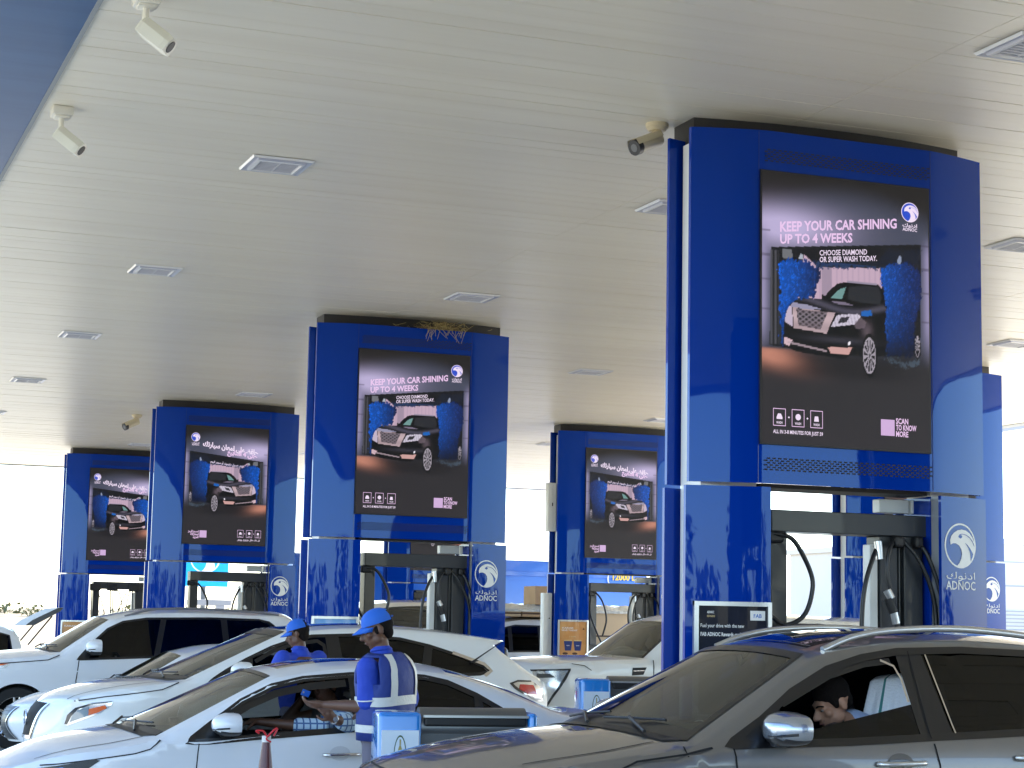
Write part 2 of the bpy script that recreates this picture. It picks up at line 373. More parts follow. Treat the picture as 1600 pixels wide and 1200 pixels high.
# ------------------------------------------------------------------ advert picture shown on the LED screens
ART = {
'wall':[(0.245,0.704),(0.325,0.661),(0.701,0.68),(0.713,0.603),(0.713,0.552),(0.298,0.536),(0.298,0.544),(0.199,0.539)],
'lstrip':[(0.118,0.717),(0.173,0.716),(0.18,0.684),(0.121,0.68)],
'brushL':[(0.102,0.666),(0.147,0.679),(0.245,0.684),(0.298,0.67),(0.331,0.657),(0.331,0.609),(0.311,0.558),(0.305,0.541),(0.199,0.535),(0.16,0.509),(0.131,0.444),(0.134,0.39),(0.125,0.355),(0.112,0.354),(0.102,0.525)],
'topbrush':[(0.298,0.699),(0.325,0.661),(0.701,0.681),(0.81,0.702),(0.948,0.707),(0.949,0.762),(0.749,0.754),(0.687,0.707),(0.331,0.678)],
'brushR':[(0.701,0.68),(0.755,0.694),(0.81,0.704),(0.872,0.706),(0.921,0.694),(0.952,0.677),(0.95,0.582),(0.925,0.513),(0.91,0.461),(0.909,0.359),(0.738,0.351),(0.72,0.535),(0.72,0.569),(0.707,0.628)],
'portal':[(0.053,0.719),(0.953,0.786),(0.952,0.692),(0.944,0.403),(0.95,0.361),(0.6,.34),(0.3,.34),(0.044,0.357)],
'nozL':[(0.226,0.705),(0.239,0.702),(0.236,0.685),(0.216,0.684),(0.213,0.69)],
'nozR':[(0.821,0.737),(0.835,0.725),(0.827,0.703),(0.81,0.702),(0.807,0.719)],
'body':[(0.351,0.56),(0.371,0.557),(0.404,0.584),(0.444,0.606),(0.484,0.614),(0.619,0.62),(0.693,0.616),(0.721,0.594),(0.73,0.555),(0.735,0.534),(0.736,0.523),(0.739,0.435),(0.731,0.354),(0.664,0.342),(0.603,0.344),(0.529,0.348),(0.482,0.325),(0.199,0.34),(0.16,0.351),(0.125,0.361),(0.125,0.394),(0.131,0.452),(0.141,0.486),(0.16,0.509),(0.186,0.526),(0.265,0.539),(0.351,0.543)],
'hoodhi':[(0.18,0.521),(0.258,0.517),(0.351,0.506),(0.298,0.501),(0.199,0.502),(0.16,0.503)],
'hoodhi2':[(0.404,0.54),(0.484,0.539),(0.544,0.529),(0.484,0.528),(0.43,0.531)],
'ws':[(0.511,0.597),(0.619,0.608),(0.693,0.606),(0.707,0.573),(0.7,0.542),(0.578,0.544),(0.504,0.55)],
'ws2':[(0.458,0.587),(0.495,0.596),(0.471,0.551),(0.404,0.551),(0.417,0.562)],
'chrome':[(0.177,0.502),(0.2,0.502),(0.384,.497),(0.43,0.496),(0.377,0.415),(0.337,0.418),(0.186,0.426)],
'mesh':[(0.199,0.499),(0.384,0.495),(0.341,0.428),(0.212,0.438)],
'lampR':[(0.437,0.486),(0.47,0.492),(0.564,0.499),(0.584,0.49),(0.544,0.458),(0.404,0.442),(0.417,0.459)],
'lampRd':[(0.464,0.481),(0.517,0.486),(0.497,0.464),(0.443,0.457)],
'lampL':[(0.157,0.507),(0.173,0.504),(0.18,0.43),(0.131,0.448),(0.141,0.481)],
'fend':[(0.544,0.466),(0.584,0.488),(0.617,0.47),(0.604,0.448),(0.55,0.441)],
'bluehi':[(0.588,0.511),(0.645,0.518),(0.651,0.495),(0.584,0.494)],
'bump':[(0.383,0.366),(0.53,0.371),(0.51,0.343),(0.403,0.344)],
'bumpL':[(0.126,0.392),(0.177,0.382),(0.157,0.358),(0.128,0.365)],
'fog':[(0.503,0.389),(0.513,0.394),(0.523,0.39),(0.52,0.381),(0.506,0.38)],
'wet2':[(0.711,0.345),(0.779,0.34),(0.861,0.331),(0.943,0.348),(0.936,0.326),(0.874,0.311),(0.778,0.327)]}
def advert(NU=200, NV=282):
    u, v = np.meshgrid(np.linspace(0, 1, NU), np.linspace(0, 1, NV)); I = np.zeros((NV, NU, 3))
    L = lambda *c_: np.array([lin(x) for x in c_])
    I[:] = L(44, 42, 46)
    def blend(mask, c_):
        nonlocal I
        I = I*(1-mask[..., None])+c_*mask[..., None]
    sm = lambda a, b, x: np.clip((x-a)/(b-a), 0, 1)**2*(3-2*np.clip((x-a)/(b-a), 0, 1))
    blend(sm(.80, .98, v), L(34, 32, 32))
    blend(sm(.30, .42, v)*(1-sm(.80, .93, v-.12*np.sin(np.pi*u)*.6)), L(70, 74, 92))
    glow = np.exp(-(((u-.12)/.33)**2+((v-.80)/.075)**2))
    blend(np.clip(glow*1.15, 0, 1), L(188, 176, 214))
    blend((sm(.30, .5, v)*(1-sm(.72, .84, v)))*np.clip(np.exp(-((u)/.035)**2)+np.exp(-((u-1)/.035)**2), 0, 1), L(150, 142, 178))
    for vv in (.69, .60, .49, .78): blend(((abs(v-vv) < .004) & ((u < .05) | (u > .95)))*.5, L(60, 55, 75))
    J = rng.normal(0, 1, (NV, NU))
    for _ in range(2): J = (J+np.roll(J, 1, 0)+np.roll(J, 1, 1)+np.roll(J, -1, 0))/2.6
    ju, jv = u+J*.008, v+J*.007
    P = lambda k, a=u, b=v: npin(a, b, ART[k]).astype(float)
    blend(P('portal'), L(22, 23, 28))
    blend(P('lstrip'), L(110, 112, 118))
    blend(((u > .05) & (u < .1) & (v < .71) & (v > .36))*(.5+.5*np.sin(u*260)), L(78, 78, 86))
    blend(P('wall'), L(196, 168, 188)); blend(P('wall')*((abs(u-.38) < .03))*.6, L(130, 120, 140)); blend(P('wall')*(np.sin(u*190) > .6)*.35, L(160, 140, 165))
    blend(((u > .1) & (u < .3) & (v > .36) & (v < .54))*.9, L(38, 42, 48))
    fr = .5+.5*np.sin(v*420+u*160+J*5)
    for k, x0, x1 in (('brushL', .1, .33), ('brushR', .70, .95)):
        a = P(k, ju, jv); q = np.clip((u-x0)/(x1-x0), 0, 1)
        cc = (L(10, 98, 215)*(1-q[..., None])+L(16, 40, 92)*q[..., None]) if k == 'brushL' else (L(14, 92, 200)*(1-q[..., None])**1.6+L(22, 44, 104)*(1-(1-q[..., None])**1.6))
        cc = cc*(.55+.9*fr[..., None]*np.clip(.45+J[..., None]*.5, .1, 1.4)); cc = cc*np.clip((v[..., None]-.28)/.28, .25, 1)
        I = I*(1-a[..., None])+cc*a[..., None]
    keepR = I.copy(); maskR = P('brushR', ju, jv)*(u > .735-.02*J*.3)
    blend(P('topbrush', ju, jv)*.85, L(24, 30, 46)); blend(P('topbrush', ju, jv)*(v < .685)*.5, L(40, 70, 120))
    blend(P('nozL'), L(170, 176, 190)); blend(P('nozR'), L(140, 150, 176))
    gl2 = np.exp(-(((u-.08)/.17)**2+((v-.315-(.1-u)*.1)/.04)**2))*sm(-.352, -.34, -v); blend(np.clip(gl2*1.1, 0, 1), L(196, 132, 112))
    blend(np.exp(-(((u-.5)/.36)**4+((v-.30)/.05)**4))*.8, L(28, 26, 30))
    blend(P('body'), L(9, 10, 14)); blend(P('body')*np.exp(-((v-.525-.02*np.sin(u*9))/.012)**2)*.55, L(96, 92, 112)); blend(P('body')*np.exp(-(((u-.45)/.2)**2+((v-.395)/.012)**2))*.5, L(70, 68, 82)); blend(P('body')*np.exp(-(((u-.62)/.03)**2+((v-.44)/.03)**2))*.5, L(120, 104, 116)); blend(P('hoodhi'), L(150, 146, 172)); blend(P('hoodhi2'), L(120, 110, 130)); blend(P('ws'), L(38, 40, 46)); blend(P('ws2'), L(110, 150, 148))
    blend(((v > .614) & (v < .622) & (u > .5) & (u < .68))*1., L(150, 140, 160))
    blend(P('chrome'), L(196, 172, 178)); blend(P('mesh'), L(24, 24, 28))
    gm = P('mesh')*np.clip(np.abs(np.sin((u*.5+v)*170))**6+np.abs(np.sin((u*.5-v)*170))**6, 0, 1); blend(gm*.7, L(150, 138, 150))
    blend(P('lampR'), L(205, 196, 214)); blend(P('lampRd'), L(44, 42, 50)); blend(P('lampL'), L(196, 180, 200)); blend(P('fend')*.55, L(120, 104, 116)); blend(P('lampR')*(np.sin(u*300+v*120) > .5)*.35, L(90, 86, 100)); blend(P('chrome')*np.clip(.5+.5*np.sin(v*90), 0, 1)*.35, L(110, 92, 100)); blend(P('bluehi'), L(24, 96, 178))
    blend(P('bump'), L(205, 160, 156)); blend(P('bumpL'), L(210, 180, 190)); blend(P('fog'), L(240, 235, 245)); blend(P('wet2', ju, jv)*.5, L(96, 116, 136))
    blend(((np.abs(v-(.375-(u-.13)*.10)) < .004) & (u > .15) & (u < .38))*.7, L(180, 160, 170))
    for cx, cy, rx, ry in ((.634, .346, .047, .083), (.926, .395, .02, .05)):
        r = np.hypot((u-cx)/rx, (v-cy)/ry); th = np.arctan2((v-cy)/ry, (u-cx)/rx)
        blend((r < 1)*1., L(16, 16, 19)); blend(((r < .82) & ((np.sin(th*12) > -.05) | (r < .2) | (r > .72)))*.92, L(168, 160, 172)); blend((r < .1)*1., L(60, 60, 66))
    blend((np.hypot((u-.75)/.028, (v-.545)/.017) < 1)*1., L(14, 14, 18))
    I = I*(1-maskR[..., None])+keepR*maskR[..., None]; blend(np.exp(-(((u-.83)/.12)**2+((v-.36)/.05)**2))*.6, L(14, 16, 24))
    blend(sm(.0, .2, .2-v)*.5, L(48, 44, 48))
    return I
_A = advert()
def led_mat():
    m = bpy.data.materials.new('led_screen'); m.use_nodes = True; t = m.node_tree; p = t.nodes['Principled BSDF']
    a = t.nodes.new('ShaderNodeVertexColor'); a.layer_name = 'Col'
    t.links.new(a.outputs[0], p.inputs['Emission Color']); p.inputs['Emission Strength'].default_value = EM*.98
    p.inputs['Base Color'].default_value = (.004, .004, .0045, 1); p.inputs['Roughness'].default_value = .5; p.inputs['Specular IOR Level'].default_value = .22; return m
LED = led_mat()
def em(name, c_, s=1.0):
    m = mat(name, (.02, .02, .02), .6, emit=c_, es=EM*s); return m
LEDW = em('led_white', S3(240, 222, 245)); LEDP = em('led_pink', S3(232, 196, 235)); LEDB = em('led_blue', S3(20, 70, 200)); LEDG = em('led_grey', S3(58, 54, 60)); LEDL = em('led_lilac', S3(205, 170, 215))
SW, SH = 1.385, 1.945
def screen_obj(parent, arab, x0, z0, y):
    """flat LED screen with its advert, lettering laid 2 mm proud"""
    key = 'AR' if arab else 'EN'
    if key in _sc:
        o = bpy.data.objects.new('led_screen', _sc[key]); col.objects.link(o); o.parent = parent; o.location = (x0, y, z0); return o
    NV, NU = _A.shape[:2]; A = _A[:, ::-1] if arab else _A
    mb = MB(); us = np.linspace(0, SW, NU); vs_ = np.linspace(0, SH, NV)
    V = [(a, 0, b) for b in vs_ for a in us]; Fs = [(j*NU+i, j*NU+i+1, (j+1)*NU+i+1, (j+1)*NU+i) for j in range(NV-1) for i in range(NU-1)]
    mb.add(V, Fs, LED)
    fn = lambda a, b, off=.003: (a*SW, -off, b*SH)
    T = lambda s, x, y_, wd, h, m, sl=0, b=0: put_text(mb, s, fn, x, y_, wd, h, m, sl, b)
    if not arab:
        T('KEEP YOUR CAR SHINING', .103, .780, .70, .036, LEDP, .085, .03); T('UP TO 4 WEEKS', .103, .735, .43, .034, LEDP, .077, .03)
        T('CHOOSE DIAMOND', .336, .705, .285, .02, LEDW, .077, .014); T('OR SUPER WASH TODAY.', .336, .680, .345, .02, LEDW, .077, .018)
        T('SCAN', .79, .099, .075, .02, LEDP, 0, .03); T('TO KNOW', .79, .075, .125, .02, LEDP, 0, .03); T('MORE', .79, .051, .075, .02, LEDP, 0, .03)
        T('ALL IN 3-8 MINUTES FOR JUST 59', .064, .036, .29, .013, LEDW, .0, .02)
        ex, qx, ic = .884, (.699, .782), .064
    else:
        T(ar('حافظ على لمعان سيارتك'), .20, .835, .68, .040, LEDW, -.085, .045); T(ar('حتى 4 أسابيع'), .50, .775, .37, .036, LEDP, -.077, .045)
        T(ar('اختر غسيل دايموند أو سوبر اليوم'), .30, .695, .40, .018, LEDW, -.077, .02)
        for k, s in enumerate(('امسح الرمز', 'لمعرفة', 'المزيد')): T(ar(s), .06+.03*k, .094-.024*k, .13-.03*k, .018, LEDP, 0, .04)
        T(ar('كل ذلك خلال دقائق مقابل'), .66, .036, .28, .013, LEDW, 0, .02)
        ex, qx, ic = .11, (.20, .285), .66
    mb.poly([(qx[0], .052), (qx[1], .052), (qx[1], .112), (qx[0], .112)], fn, LEDL)
    for k in range(3):
        a = ic+k*.108; w_, h0, h1 = .073, .063, .127
        for (p, q, r_, s_) in ((a, h0, a+w_, h0+.0025), (a, h1-.0025, a+w_, h1), (a, h0, a+.003, h1), (a+w_-.003, h0, a+w_, h1)): mb.poly([(p, q), (r_, q), (r_, s_), (p, s_)], fn, LEDP)
        mb.poly([(a+.02, .095), (a+.028, .108), (a+.045, .108), (a+.054, .095), (a+.054, .088), (a+.02, .088)] if k == 0 else [(a+.037+.016*math.cos(i*.7), .099+.012*math.sin(i*.7)) for i in range(9)] if k == 1 else [(a+.022, .087), (a+.05, .087), (a+.046, .106), (a+.026, .106)], fn, LEDW)
        T('WASH' if not arab else ar('غسيل'), a+.018, .071, .036, .009, LEDW, 0, .02)
        if k < 2: mb.poly([(a+.085, .096), (a+.091, .1), (a+.097, .096), (a+.091, .092)], fn, LEDW)
    e = lambda a, b, off: (a, -off-.001, b)
    n = 32; cx, cz, r = ex*SW, .905*SH, .071
    mb.poly([(ex+r/SW*math.cos(2*math.pi*i/n), .905+r/SH*math.sin(2*math.pi*i/n)) for i in range(n)], fn, LEDB)
    emblem(mb, lambda a, b, off: (a, -off-.003, b), cx, cz, r, LEDW, LEDB)
    T(ar('ادنوك'), ex-.045, .849, .09, .013, LEDW, 0, .02); T('ADNOC', ex-.045, .833, .09, .0125, LEDW, 0, .02)
    o = mb.build('led_screen', parent); me = o.data
    ca = me.color_attributes.new('Col', 'FLOAT_COLOR', 'POINT'); buf = np.ones((len(me.vertices), 4), np.float32); buf[:, :3] = 0
    buf[:NV*NU, :3] = A.reshape(-1, 3); ca.data.foreach_set('color', buf.ravel()); me.update()
    o.location = (x0, y, z0); _sc[key] = me; return o
_sc = {}

# ------------------------------------------------------------------ pump pillars
PW = 2.44
def bow(x):
    t_ = 2*x/PW-1; b = -.2075*(1-t_*t_)
    return max(b, -.141)
def shell(mb, x0, x1, z0, z1, m, yb=0, sgn=1, th=.035):
    n = max(2, int((x1-x0)/.06)); xs = [x0+(x1-x0)*i/n for i in range(n+1)]; vs = []
    for x in xs:
        yy = yb+sgn*bow(x)
        vs += [(x, yy, z0), (x, yy, z1), (x, yy+sgn*th, z0), (x, yy+sgn*th, z1)]
    fs = []
    for i in range(n):
        a = i*4; fs += [(a, a+4, a+5, a+1), (a+2, a+3, a+7, a+6), (a+1, a+5, a+7, a+3), (a, a+2, a+6, a+4)]
    fs += [(0, 1, 3, 2), (n*4, n*4+2, n*4+3, n*4+1)]
    mb.add(vs, fs, m)
def hoses(t, sets):
    for pts, r in sets:
        m = MB(); m.tube(pts, r, HOSE, 10, 6); m.build('hose', t, 60)
POST = {}
def pillar(X, Y, arab, lab, poster=None, variant=0, detail=True):
    t = empty('pump_pillar', (X, Y, 0), lab, 'fuel pump', 'blue fuel pump pillars under the canopy')
    m = MB(); shell(m, 0, PW, 2.715, 5.25, BLUE); m.build('upper_panel', t, 40)
    m = MB(); shell(m, 0, PW, 2.715, 5.25, BLUE, .385, -1); shell(m, -.02, .57, .15, 2.69, BLUE, .385, -1); shell(m, 1.98, PW+.02, .15, 2.69, BLUE, .385, -1); m.build('rear_panel', t, 40)
    m = MB(); m.box(.11, 2.33, .036, .35, 2.74, 5.2, WHITEP); m.box(.11, .55, .036, .35, .15, 2.74, WHITEP); m.box(2.0, 2.33, .036, .35, .15, 2.74, WHITEP); m.build('core', t)
    m = MB(); m.box(.571, .577, .0, .35, .2, 2.69, BLUE); m.box(1.973, 1.979, .0, .35, .2, 2.69, BLUE); m.build('inner_panel', t)
    m = MB(); shell(m, -.02, .57, .15, 2.69, BLUE); m.build('lower_panel', t, 40)
    rp_ = MB(); shell(rp_, 1.98, PW+.02, .15, 2.69, BLUE); rp_ = rp_.build('lower_panel', t, 40)
    m = MB(); n = 12; vs = []
    for i in range(n+1):
        x = .15+(2.42-.15)*i/n; q = 2*i/n-1; vs += [(x, .26-.12*(1-q*q), 5.18), (x, .26-.12*(1-q*q), ZC), (x, .58, 5.18), (x, .58, ZC)]
    fs = [f_2 for i in range(n) for f_2 in ((i*4, i*4+4, i*4+5, i*4+1), (i*4+2, i*4+3, i*4+7, i*4+6), (i*4, i*4+2, i*4+6, i*4+4))]+[(0, 1, 3, 2), (n*4, n*4+2, n*4+3, n*4+1)]
    m.add(vs, fs, COLLAR); m.build('collar', t)
    # bezel + screen
    x0, z0, ys = .487, 3.0, -.158
    m = MB(); m.box(x0-.012, x0+SW+.012, ys+.001, -.142, z0-.012, z0+SH+.012, BLACK); m.build('screen_bezel', t)
    screen_obj(t, arab, x0, z0, ys)
    for za, zb in ((5.02, 5.12), (2.805, 2.9)):
        m = MB()
        for r_ in range(6):
            for k in range(31):
                xx = .515+k*.0445+(.022 if r_ % 2 else 0); zz = za+(zb-za)*(r_+.5)/6
                m.add([(xx, -.1425, zz-.0052), (xx+.027, -.1425, zz-.0052), (xx+.027, -.1425, zz+.0052), (xx, -.1425, zz+.0052)], [(0, 1, 2, 3)], SLOT)
        m.build('vent_grille', t)
    m = MB()
    for xx in (.475, 1.905):
        m.box(xx-.002, xx+.002, bow(xx)-.0012, bow(xx)+.01, 2.72, 5.24, NAVY)
    m.build('panel_joint', t)
    # opening: header beam, columns
    m = MB(); m.bbox(.69, 2.0, .06, .30, 2.395, 2.55, DGREY, .006); m.box(.60, 1.97, .04, .34, 2.70, 2.738, COLLAR); m.build('header_beam', t)
    m = MB(); m.bbox(.70, .83, .09, .28, .2, 2.395, DGREY if variant != 2 else MGREY, .008); m.build('column', t)
    m = MB(); m.bbox(1.60, 1.75, .09, .28, .2, 2.395, DGREY, .008); m.box(1.765, 1.775, .1, .27, .2, 2.395, MGREY); m.bbox(1.79, 1.95, .07, .28, .2, 2.395, DGREY, .008); m.build('column', t)
    m = MB(); m.bbox(1.52, 1.585, .1, .2, .2, 2.33, WHITEP, .006); m.build('nozzle_rail', t)
    m = MB(); m.bbox(1.68, 1.93, .22, .32, 2.575, 2.675, WHITEP, .006); m.bbox(1.955, 2.02, .22, .32, 2.575, 2.675, WHITEP, .006); m.build('junction_box', t)
    m = MB(); m.bbox(.62, 1.94, .02, .33, .25, 1.45, DGREY, .015); m.box(.72, 1.5, .012, .019, .8, 1.38, BLACK); m.build('pump_cabinet', t)
    if variant in (0, 2, 3):
        hs = [([(.66, .02, 2.37), (.72, .0, 2.37), (.83, -.02, 2.32), (.955, -.03, 2.1), (.96, -.03, 1.95), (.90, -.02, 1.8), (.77, 0, 1.735), (.66, .02, 1.80), (.61, .05, 1.9)], .017),
              ([(1.56, .06, 2.31), (1.48, 0, 2.22), (1.41, -.02, 2.05), (1.38, -.02, 1.85), (1.37, -.02, 1.5)], .017),
              ([(1.70, .05, 2.37), (1.62, 0, 2.28), (1.60, -.01, 2.1), (1.66, -.01, 1.85), (1.70, 0, 1.5)], .016),
              ([(1.76, .05, 2.37), (1.86, 0, 2.24), (1.96, -.02, 2.02), (2.0, -.02, 1.8), (2.0, -.02, 1.5)], .017),
              ([(1.88, .05, 2.38), (1.95, 0, 2.25), (2.03, -.03, 2.0), (2.05, -.03, 1.8), (2.06, -.02, 1.5)], .016)]
        if variant == 2:
            hs = [([(.68, .02, 2.37), (.78, .0, 2.36), (.9, -.02, 2.2), (.97, -.03, 1.9), (.9, -.02, 1.6)], .016), ([(.68, .02, 2.33), (.67, 0, 2.0), (.78, -.01, 1.7), (.88, 0, 1.5)], .016),
                  ([(1.66, .05, 2.37), (1.5, 0, 2.3), (1.4, -.02, 2.0), (1.45, -.02, 1.6)], .016), ([(1.7, .05, 2.37), (1.56, 0, 2.2), (1.5, -.02, 1.9), (1.6, -.02, 1.6)], .016),
                  ([(1.8, .05, 2.37), (1.88, 0, 2.2), (1.9, -.02, 1.9), (1.85, -.02, 1.6)], .015), ([(1.9, .05, 2.37), (2.0, 0, 2.2), (2.06, -.02, 1.9), (2.05, -.02, 1.6)], .015)]
        hoses(t, hs)
        m = MB(); m.cyl((1.55, .04, 2.35), (1.56, .03, 2.22), .03, SILVER, 12); m.cyl((1.60, .0, 2.0), (1.63, -.01, 1.94), .032, SILVER, 12); m.cyl((1.61, .0, 1.94), (1.65, -.01, 1.84), .036, BLACK, 12); m.cyl((1.65, -.01, 1.84), (1.67, -.01, 1.76), .03, SILVER, 12); m.build('breakaway_coupling', t, 40)
        m = MB(); m.bbox(.64, .76, .0, .1, 2.31, 2.395, BLACK, .02); m.build('hose_bracket', t); m = MB(); m.bbox(1.68, 1.76, .0, .1, 2.31, 2.395, BLACK, .02); m.bbox(1.85, 1.92, .0, .1, 2.31, 2.395, BLACK, .02); m.build('hose_bracket', t)
    else:
        m = MB()
        for xx in (.62, .98, 1.45, 1.8): m.bbox(xx, xx+.22, -.02, .12, 2.36, 2.5, BLACK, .01)
        m.build('hose_bracket', t)
        hs = []
        for xx, d in ((.66, .28), (1.12, .22), (1.5, -.30), (1.55, -.2)):
            hs.append(([(xx, 0, 2.36), (xx+.1*d/abs(d), -.02, 2.34), (xx+.75*d, -.03, 2.1), (xx+d, -.03, 1.8), (xx+d*1.02, -.03, 1.4)], .011))
        for xx in (1.05, 1.1, 1.52, 1.58, .64): hs.append(([(xx, .02, 2.4), (xx+.01, 0, 2.0), (xx+.05, -.02, 1.4)], .012))
        hoses(t, hs)
    # emblem on right lower panel
    fn = lambda a, b, off=.002: (a, bow(a)-off, b)
    m = MB(); emblem(m, fn, 2.175, 2.335, .158, LOGOW, BLUE)
    put_text(m, ar('ادنوك'), lambda a, b: fn(a, b, .003), 2.025, 2.092, .30, .05, LOGOW); put_text(m, 'ADNOC', lambda a, b: fn(a, b, .003), 2.02, 2.015, .31, .062, LOGOW, 0, .01)
    o = m.build('emblem', t)
    if poster:
        z1 = poster[0]; m = MB(); xa, xb = .03, .565; yy = lambda x: bow(x)-.02
        fr_m = SILVER
        for (a, b, c_, d) in ((xa, xb, z1-.03, z1), (xa, xb, z1-poster[1], z1-poster[1]+.03), (xa, xa+.03, z1-poster[1], z1), (xb-.03, xb, z1-poster[1], z1)):
            shell(m, a, b, c_, d, fr_m, -.028, 1, .026)
        p = m.build('poster_frame', t, 40)
        m = MB(); shell(m, xa+.03, xb-.03, z1-poster[1]+.03, z1-.03, poster[2], -.008, 1, .006)
        pf = lambda a, b, off=.003: (xa+.03+a*(xb-xa-.06), bow(xa+.03+a*(xb-xa-.06))-.008-off, z1-poster[1]+.03+b*(poster[1]-.06))
        poster[3](m, pf); o = m.build('poster', p)
    return t
PW_ = mat('print_white', (.75, .75, .75), .5); PDK = mat('poster_navy', (.004, .006, .018), .4, 0, .15, spec=.2); PBL = mat('poster_blue', (.02, .13, .5), .3, 0, .6); PORG = mat('poster_orange', (.52, .24, .07), .3, 0, .6, var=(5, .8, (.62, .36, .14), (1, 1, 1)))
PSKY = mat('poster_sky', (.12, .33, .68), .3, 0, .6); PBR = mat('poster_brown', (.06, .025, .012), .4); PGOLD = mat('poster_gold', (.55, .42, .2), .4); CUPB = mat('cup_blue', (.01, .03, .16), .35); YEL = mat('yellow_print', (.85, .6, .06), .5)
def poster_card(m, pf):
    T = lambda s, x, y, wd, h, mm=PW_, b=.01: put_text(m, s, pf, x, y, wd, h, mm, 0, b)
    T('ADNOC', .13, .93, .1, .022, PW_, .03); T('REWARDS', .13, .895, .11, .018, PGOLD, .02)
    m.poly([(.75, .87), (.97, .87), (.97, .96), (.75, .96)], pf, PW_); T('FAB', .80, .895, .12, .035, PBL, .02)
    T('Fuel your drive with the new', .04, .80, .62, .034); T('FAB ADNOC Rewards credit card', .04, .72, .70, .034, PW_, .03)
    m.poly([(.3, .38), (.97, .64), (.99, .72), (.97, .68), (.36, .44)], pf, PBL); m.poly([(.28, .30), (.99, .52), (.99, .60), (.34, .37)], pf, PBL)
    T('Apply now', .40, .46, .18, .03, PSKY)
def poster_coffee(m, pf):
    T = lambda s, x, y, wd, h, mm=PW_, b=.02: put_text(m, s, pf, x, y, wd, h, mm, 0, b)
    T('KARAK', .1, .83, .42, .035); T('SAVE TODAY', .08, .775, .58, .035); T('2 CUPS', .35, .63, .25, .03, PGOLD)
    for cx in (.32, .67):
        m.poly([(cx-.15, .54), (cx+.15, .54), (cx+.13, .565), (cx-.13, .565)], pf, PGOLD); m.poly([(cx-.15, .535), (cx+.15, .535), (cx+.11, .31), (cx-.11, .31)], pf, CUPB)
        T('ADNOC', cx-.06, .42, .12, .02)
        n = 14; m.poly([(cx-.1+.1*math.cos(2*math.pi*i/n), .24+.03*math.sin(2*math.pi*i/n)) for i in range(n)], pf, PBR)
    m.poly([(.68, .08), (.92, .08), (.92, .12), (.68, .12)], pf, PBR); m.poly([(.84, .80), (.93, .82), (.88, .86)], pf, PBR)
def poster_lottery(m, pf):
    T = lambda s, x, y, wd, h, mm=PW_, b=.02: put_text(m, s, pf, x, y, wd, h, mm, 0, b)
    T('START SAVING', .06, .86, .52, .05); T('with every visit', .06, .80, .36, .03)
    n = 16; m.poly([(.74+.045*math.cos(2*math.pi*i/n), .90+.03*math.sin(2*math.pi*i/n)) for i in range(n)], pf, PW_); T('ADNOC', .80, .885, .15, .03)
def poster_tan(m, pf):
    T = lambda s, x, y, wd, h, mm=PW_, b=.02: put_text(m, s, pf, x, y, wd, h, mm, 0, b)
    T('KARAK', .1, .86, .5, .04); m.poly([(.1, .5), (.9, .5), (.7, .7), (.4, .75)], pf, PGOLD)
X1, X2, YA, SP = 6.011, 13.244, 12.009, 9.832
pillar(X1, YA, False, 'biggest, nearest blue pump pillar with a dark poster low on its left side', (1.885, .8, PDK, poster_card), 0)
pillar(X1, YA+SP, False, 'blue pump pillar with a straw bird nest on its top edge', (1.79, .8, PSKY, poster_lottery), 3)
pillar(X1, YA+2*SP, True, 'blue pump pillar with Arabic screen, just left of the one with the bird nest', None, 3)
pillar(X1, YA+3*SP, True, 'leftmost and farthest blue pump pillar of the left row, Arabic screen partly hidden', (1.72, .8, PORG, poster_tan), 1)
p6 = pillar(X2, YA+2*SP, True, 'blue pump pillar with an orange coffee poster and Arabic screen', (1.88, .8, PORG, poster_coffee), 2)
pillar(X2, YA+SP, False, 'blue pump pillar almost hidden behind the nearest pillar, its emblem peeping out at right', (1.85, .8, PDK, poster_card), 0)
pillar(X2, YA+3*SP, True, 'small far blue pump pillar seen through the opening of the pillar with the bird nest', None, 1)
extra = [pillar(X1, YA-SP, False, 'blue pump pillar standing beside the viewer, outside the view', None, 3), pillar(X2, YA-SP, False, 'blue pump pillar to the far right of the viewer, outside the view', None, 3), pillar(X2, YA, False, 'blue pump pillar right of the nearest one, outside the view', None, 3)]
m = MB(); m.bbox(-.10, .06, .20, .34, 3.45, 4.32, WHITEP, .01); m.bbox(-.16, .0, .18, .34, .15, 2.35, WHITEP, .01); m.box(-.03, -.015, .172, .181, 3.9, 3.96, BLACK); m.cyl((-.05, .18, 1.9), (-.05, .172, 1.9), .012, BLACK, 8); m.build('service_cabinet', p6, 40)
for k, (x0, x1) in enumerate(((5.55, 16.3),)):
    for j in range(-1, 4):
        m = MB(); m.bbox(x0, x1, YA+j*SP-.45, YA+j*SP+.95, 0, .15, KERB, .03); tag(m.build('pump_island'), kind='structure')
# bird nest
STRAW = mat('straw', (.50, .40, .17), .9); STRAW2 = mat('dark_twig', (.12, .08, .035), .9)
m = MB()
for i in range(330):
    a = random.uniform(0, 6.28); r_ = abs(random.gauss(0, .16)); c0 = Vector((7.55+r_*math.cos(a)*1.5, YA+SP-.03+random.uniform(-.16, .12), 5.285+random.uniform(-.04, .05)*(1 if r_ < .25 else .3)))
    d = Vector((random.gauss(0, 1), random.gauss(0, .5), random.gauss(-.15, .35))).normalized()*random.uniform(.05, .16)
    m.tube([c0-d/2, c0+Vector((0, 0, random.uniform(-.01, .02))), c0+d/2], .0022, STRAW if random.random() < .7 else STRAW2, 3, 0)
for i in range(26):
    c0 = Vector((7.55+random.uniform(-.25, .35), YA+SP-.175, 5.25)); d = Vector((random.uniform(-.08, .12), -.02, -random.uniform(.05, .16))); m.tube([c0, c0+d], .0022, STRAW, 3, 0)
tag(m.build('bird_nest'), 'untidy straw bird nest wedged on top of a blue pump pillar', 'bird nest')
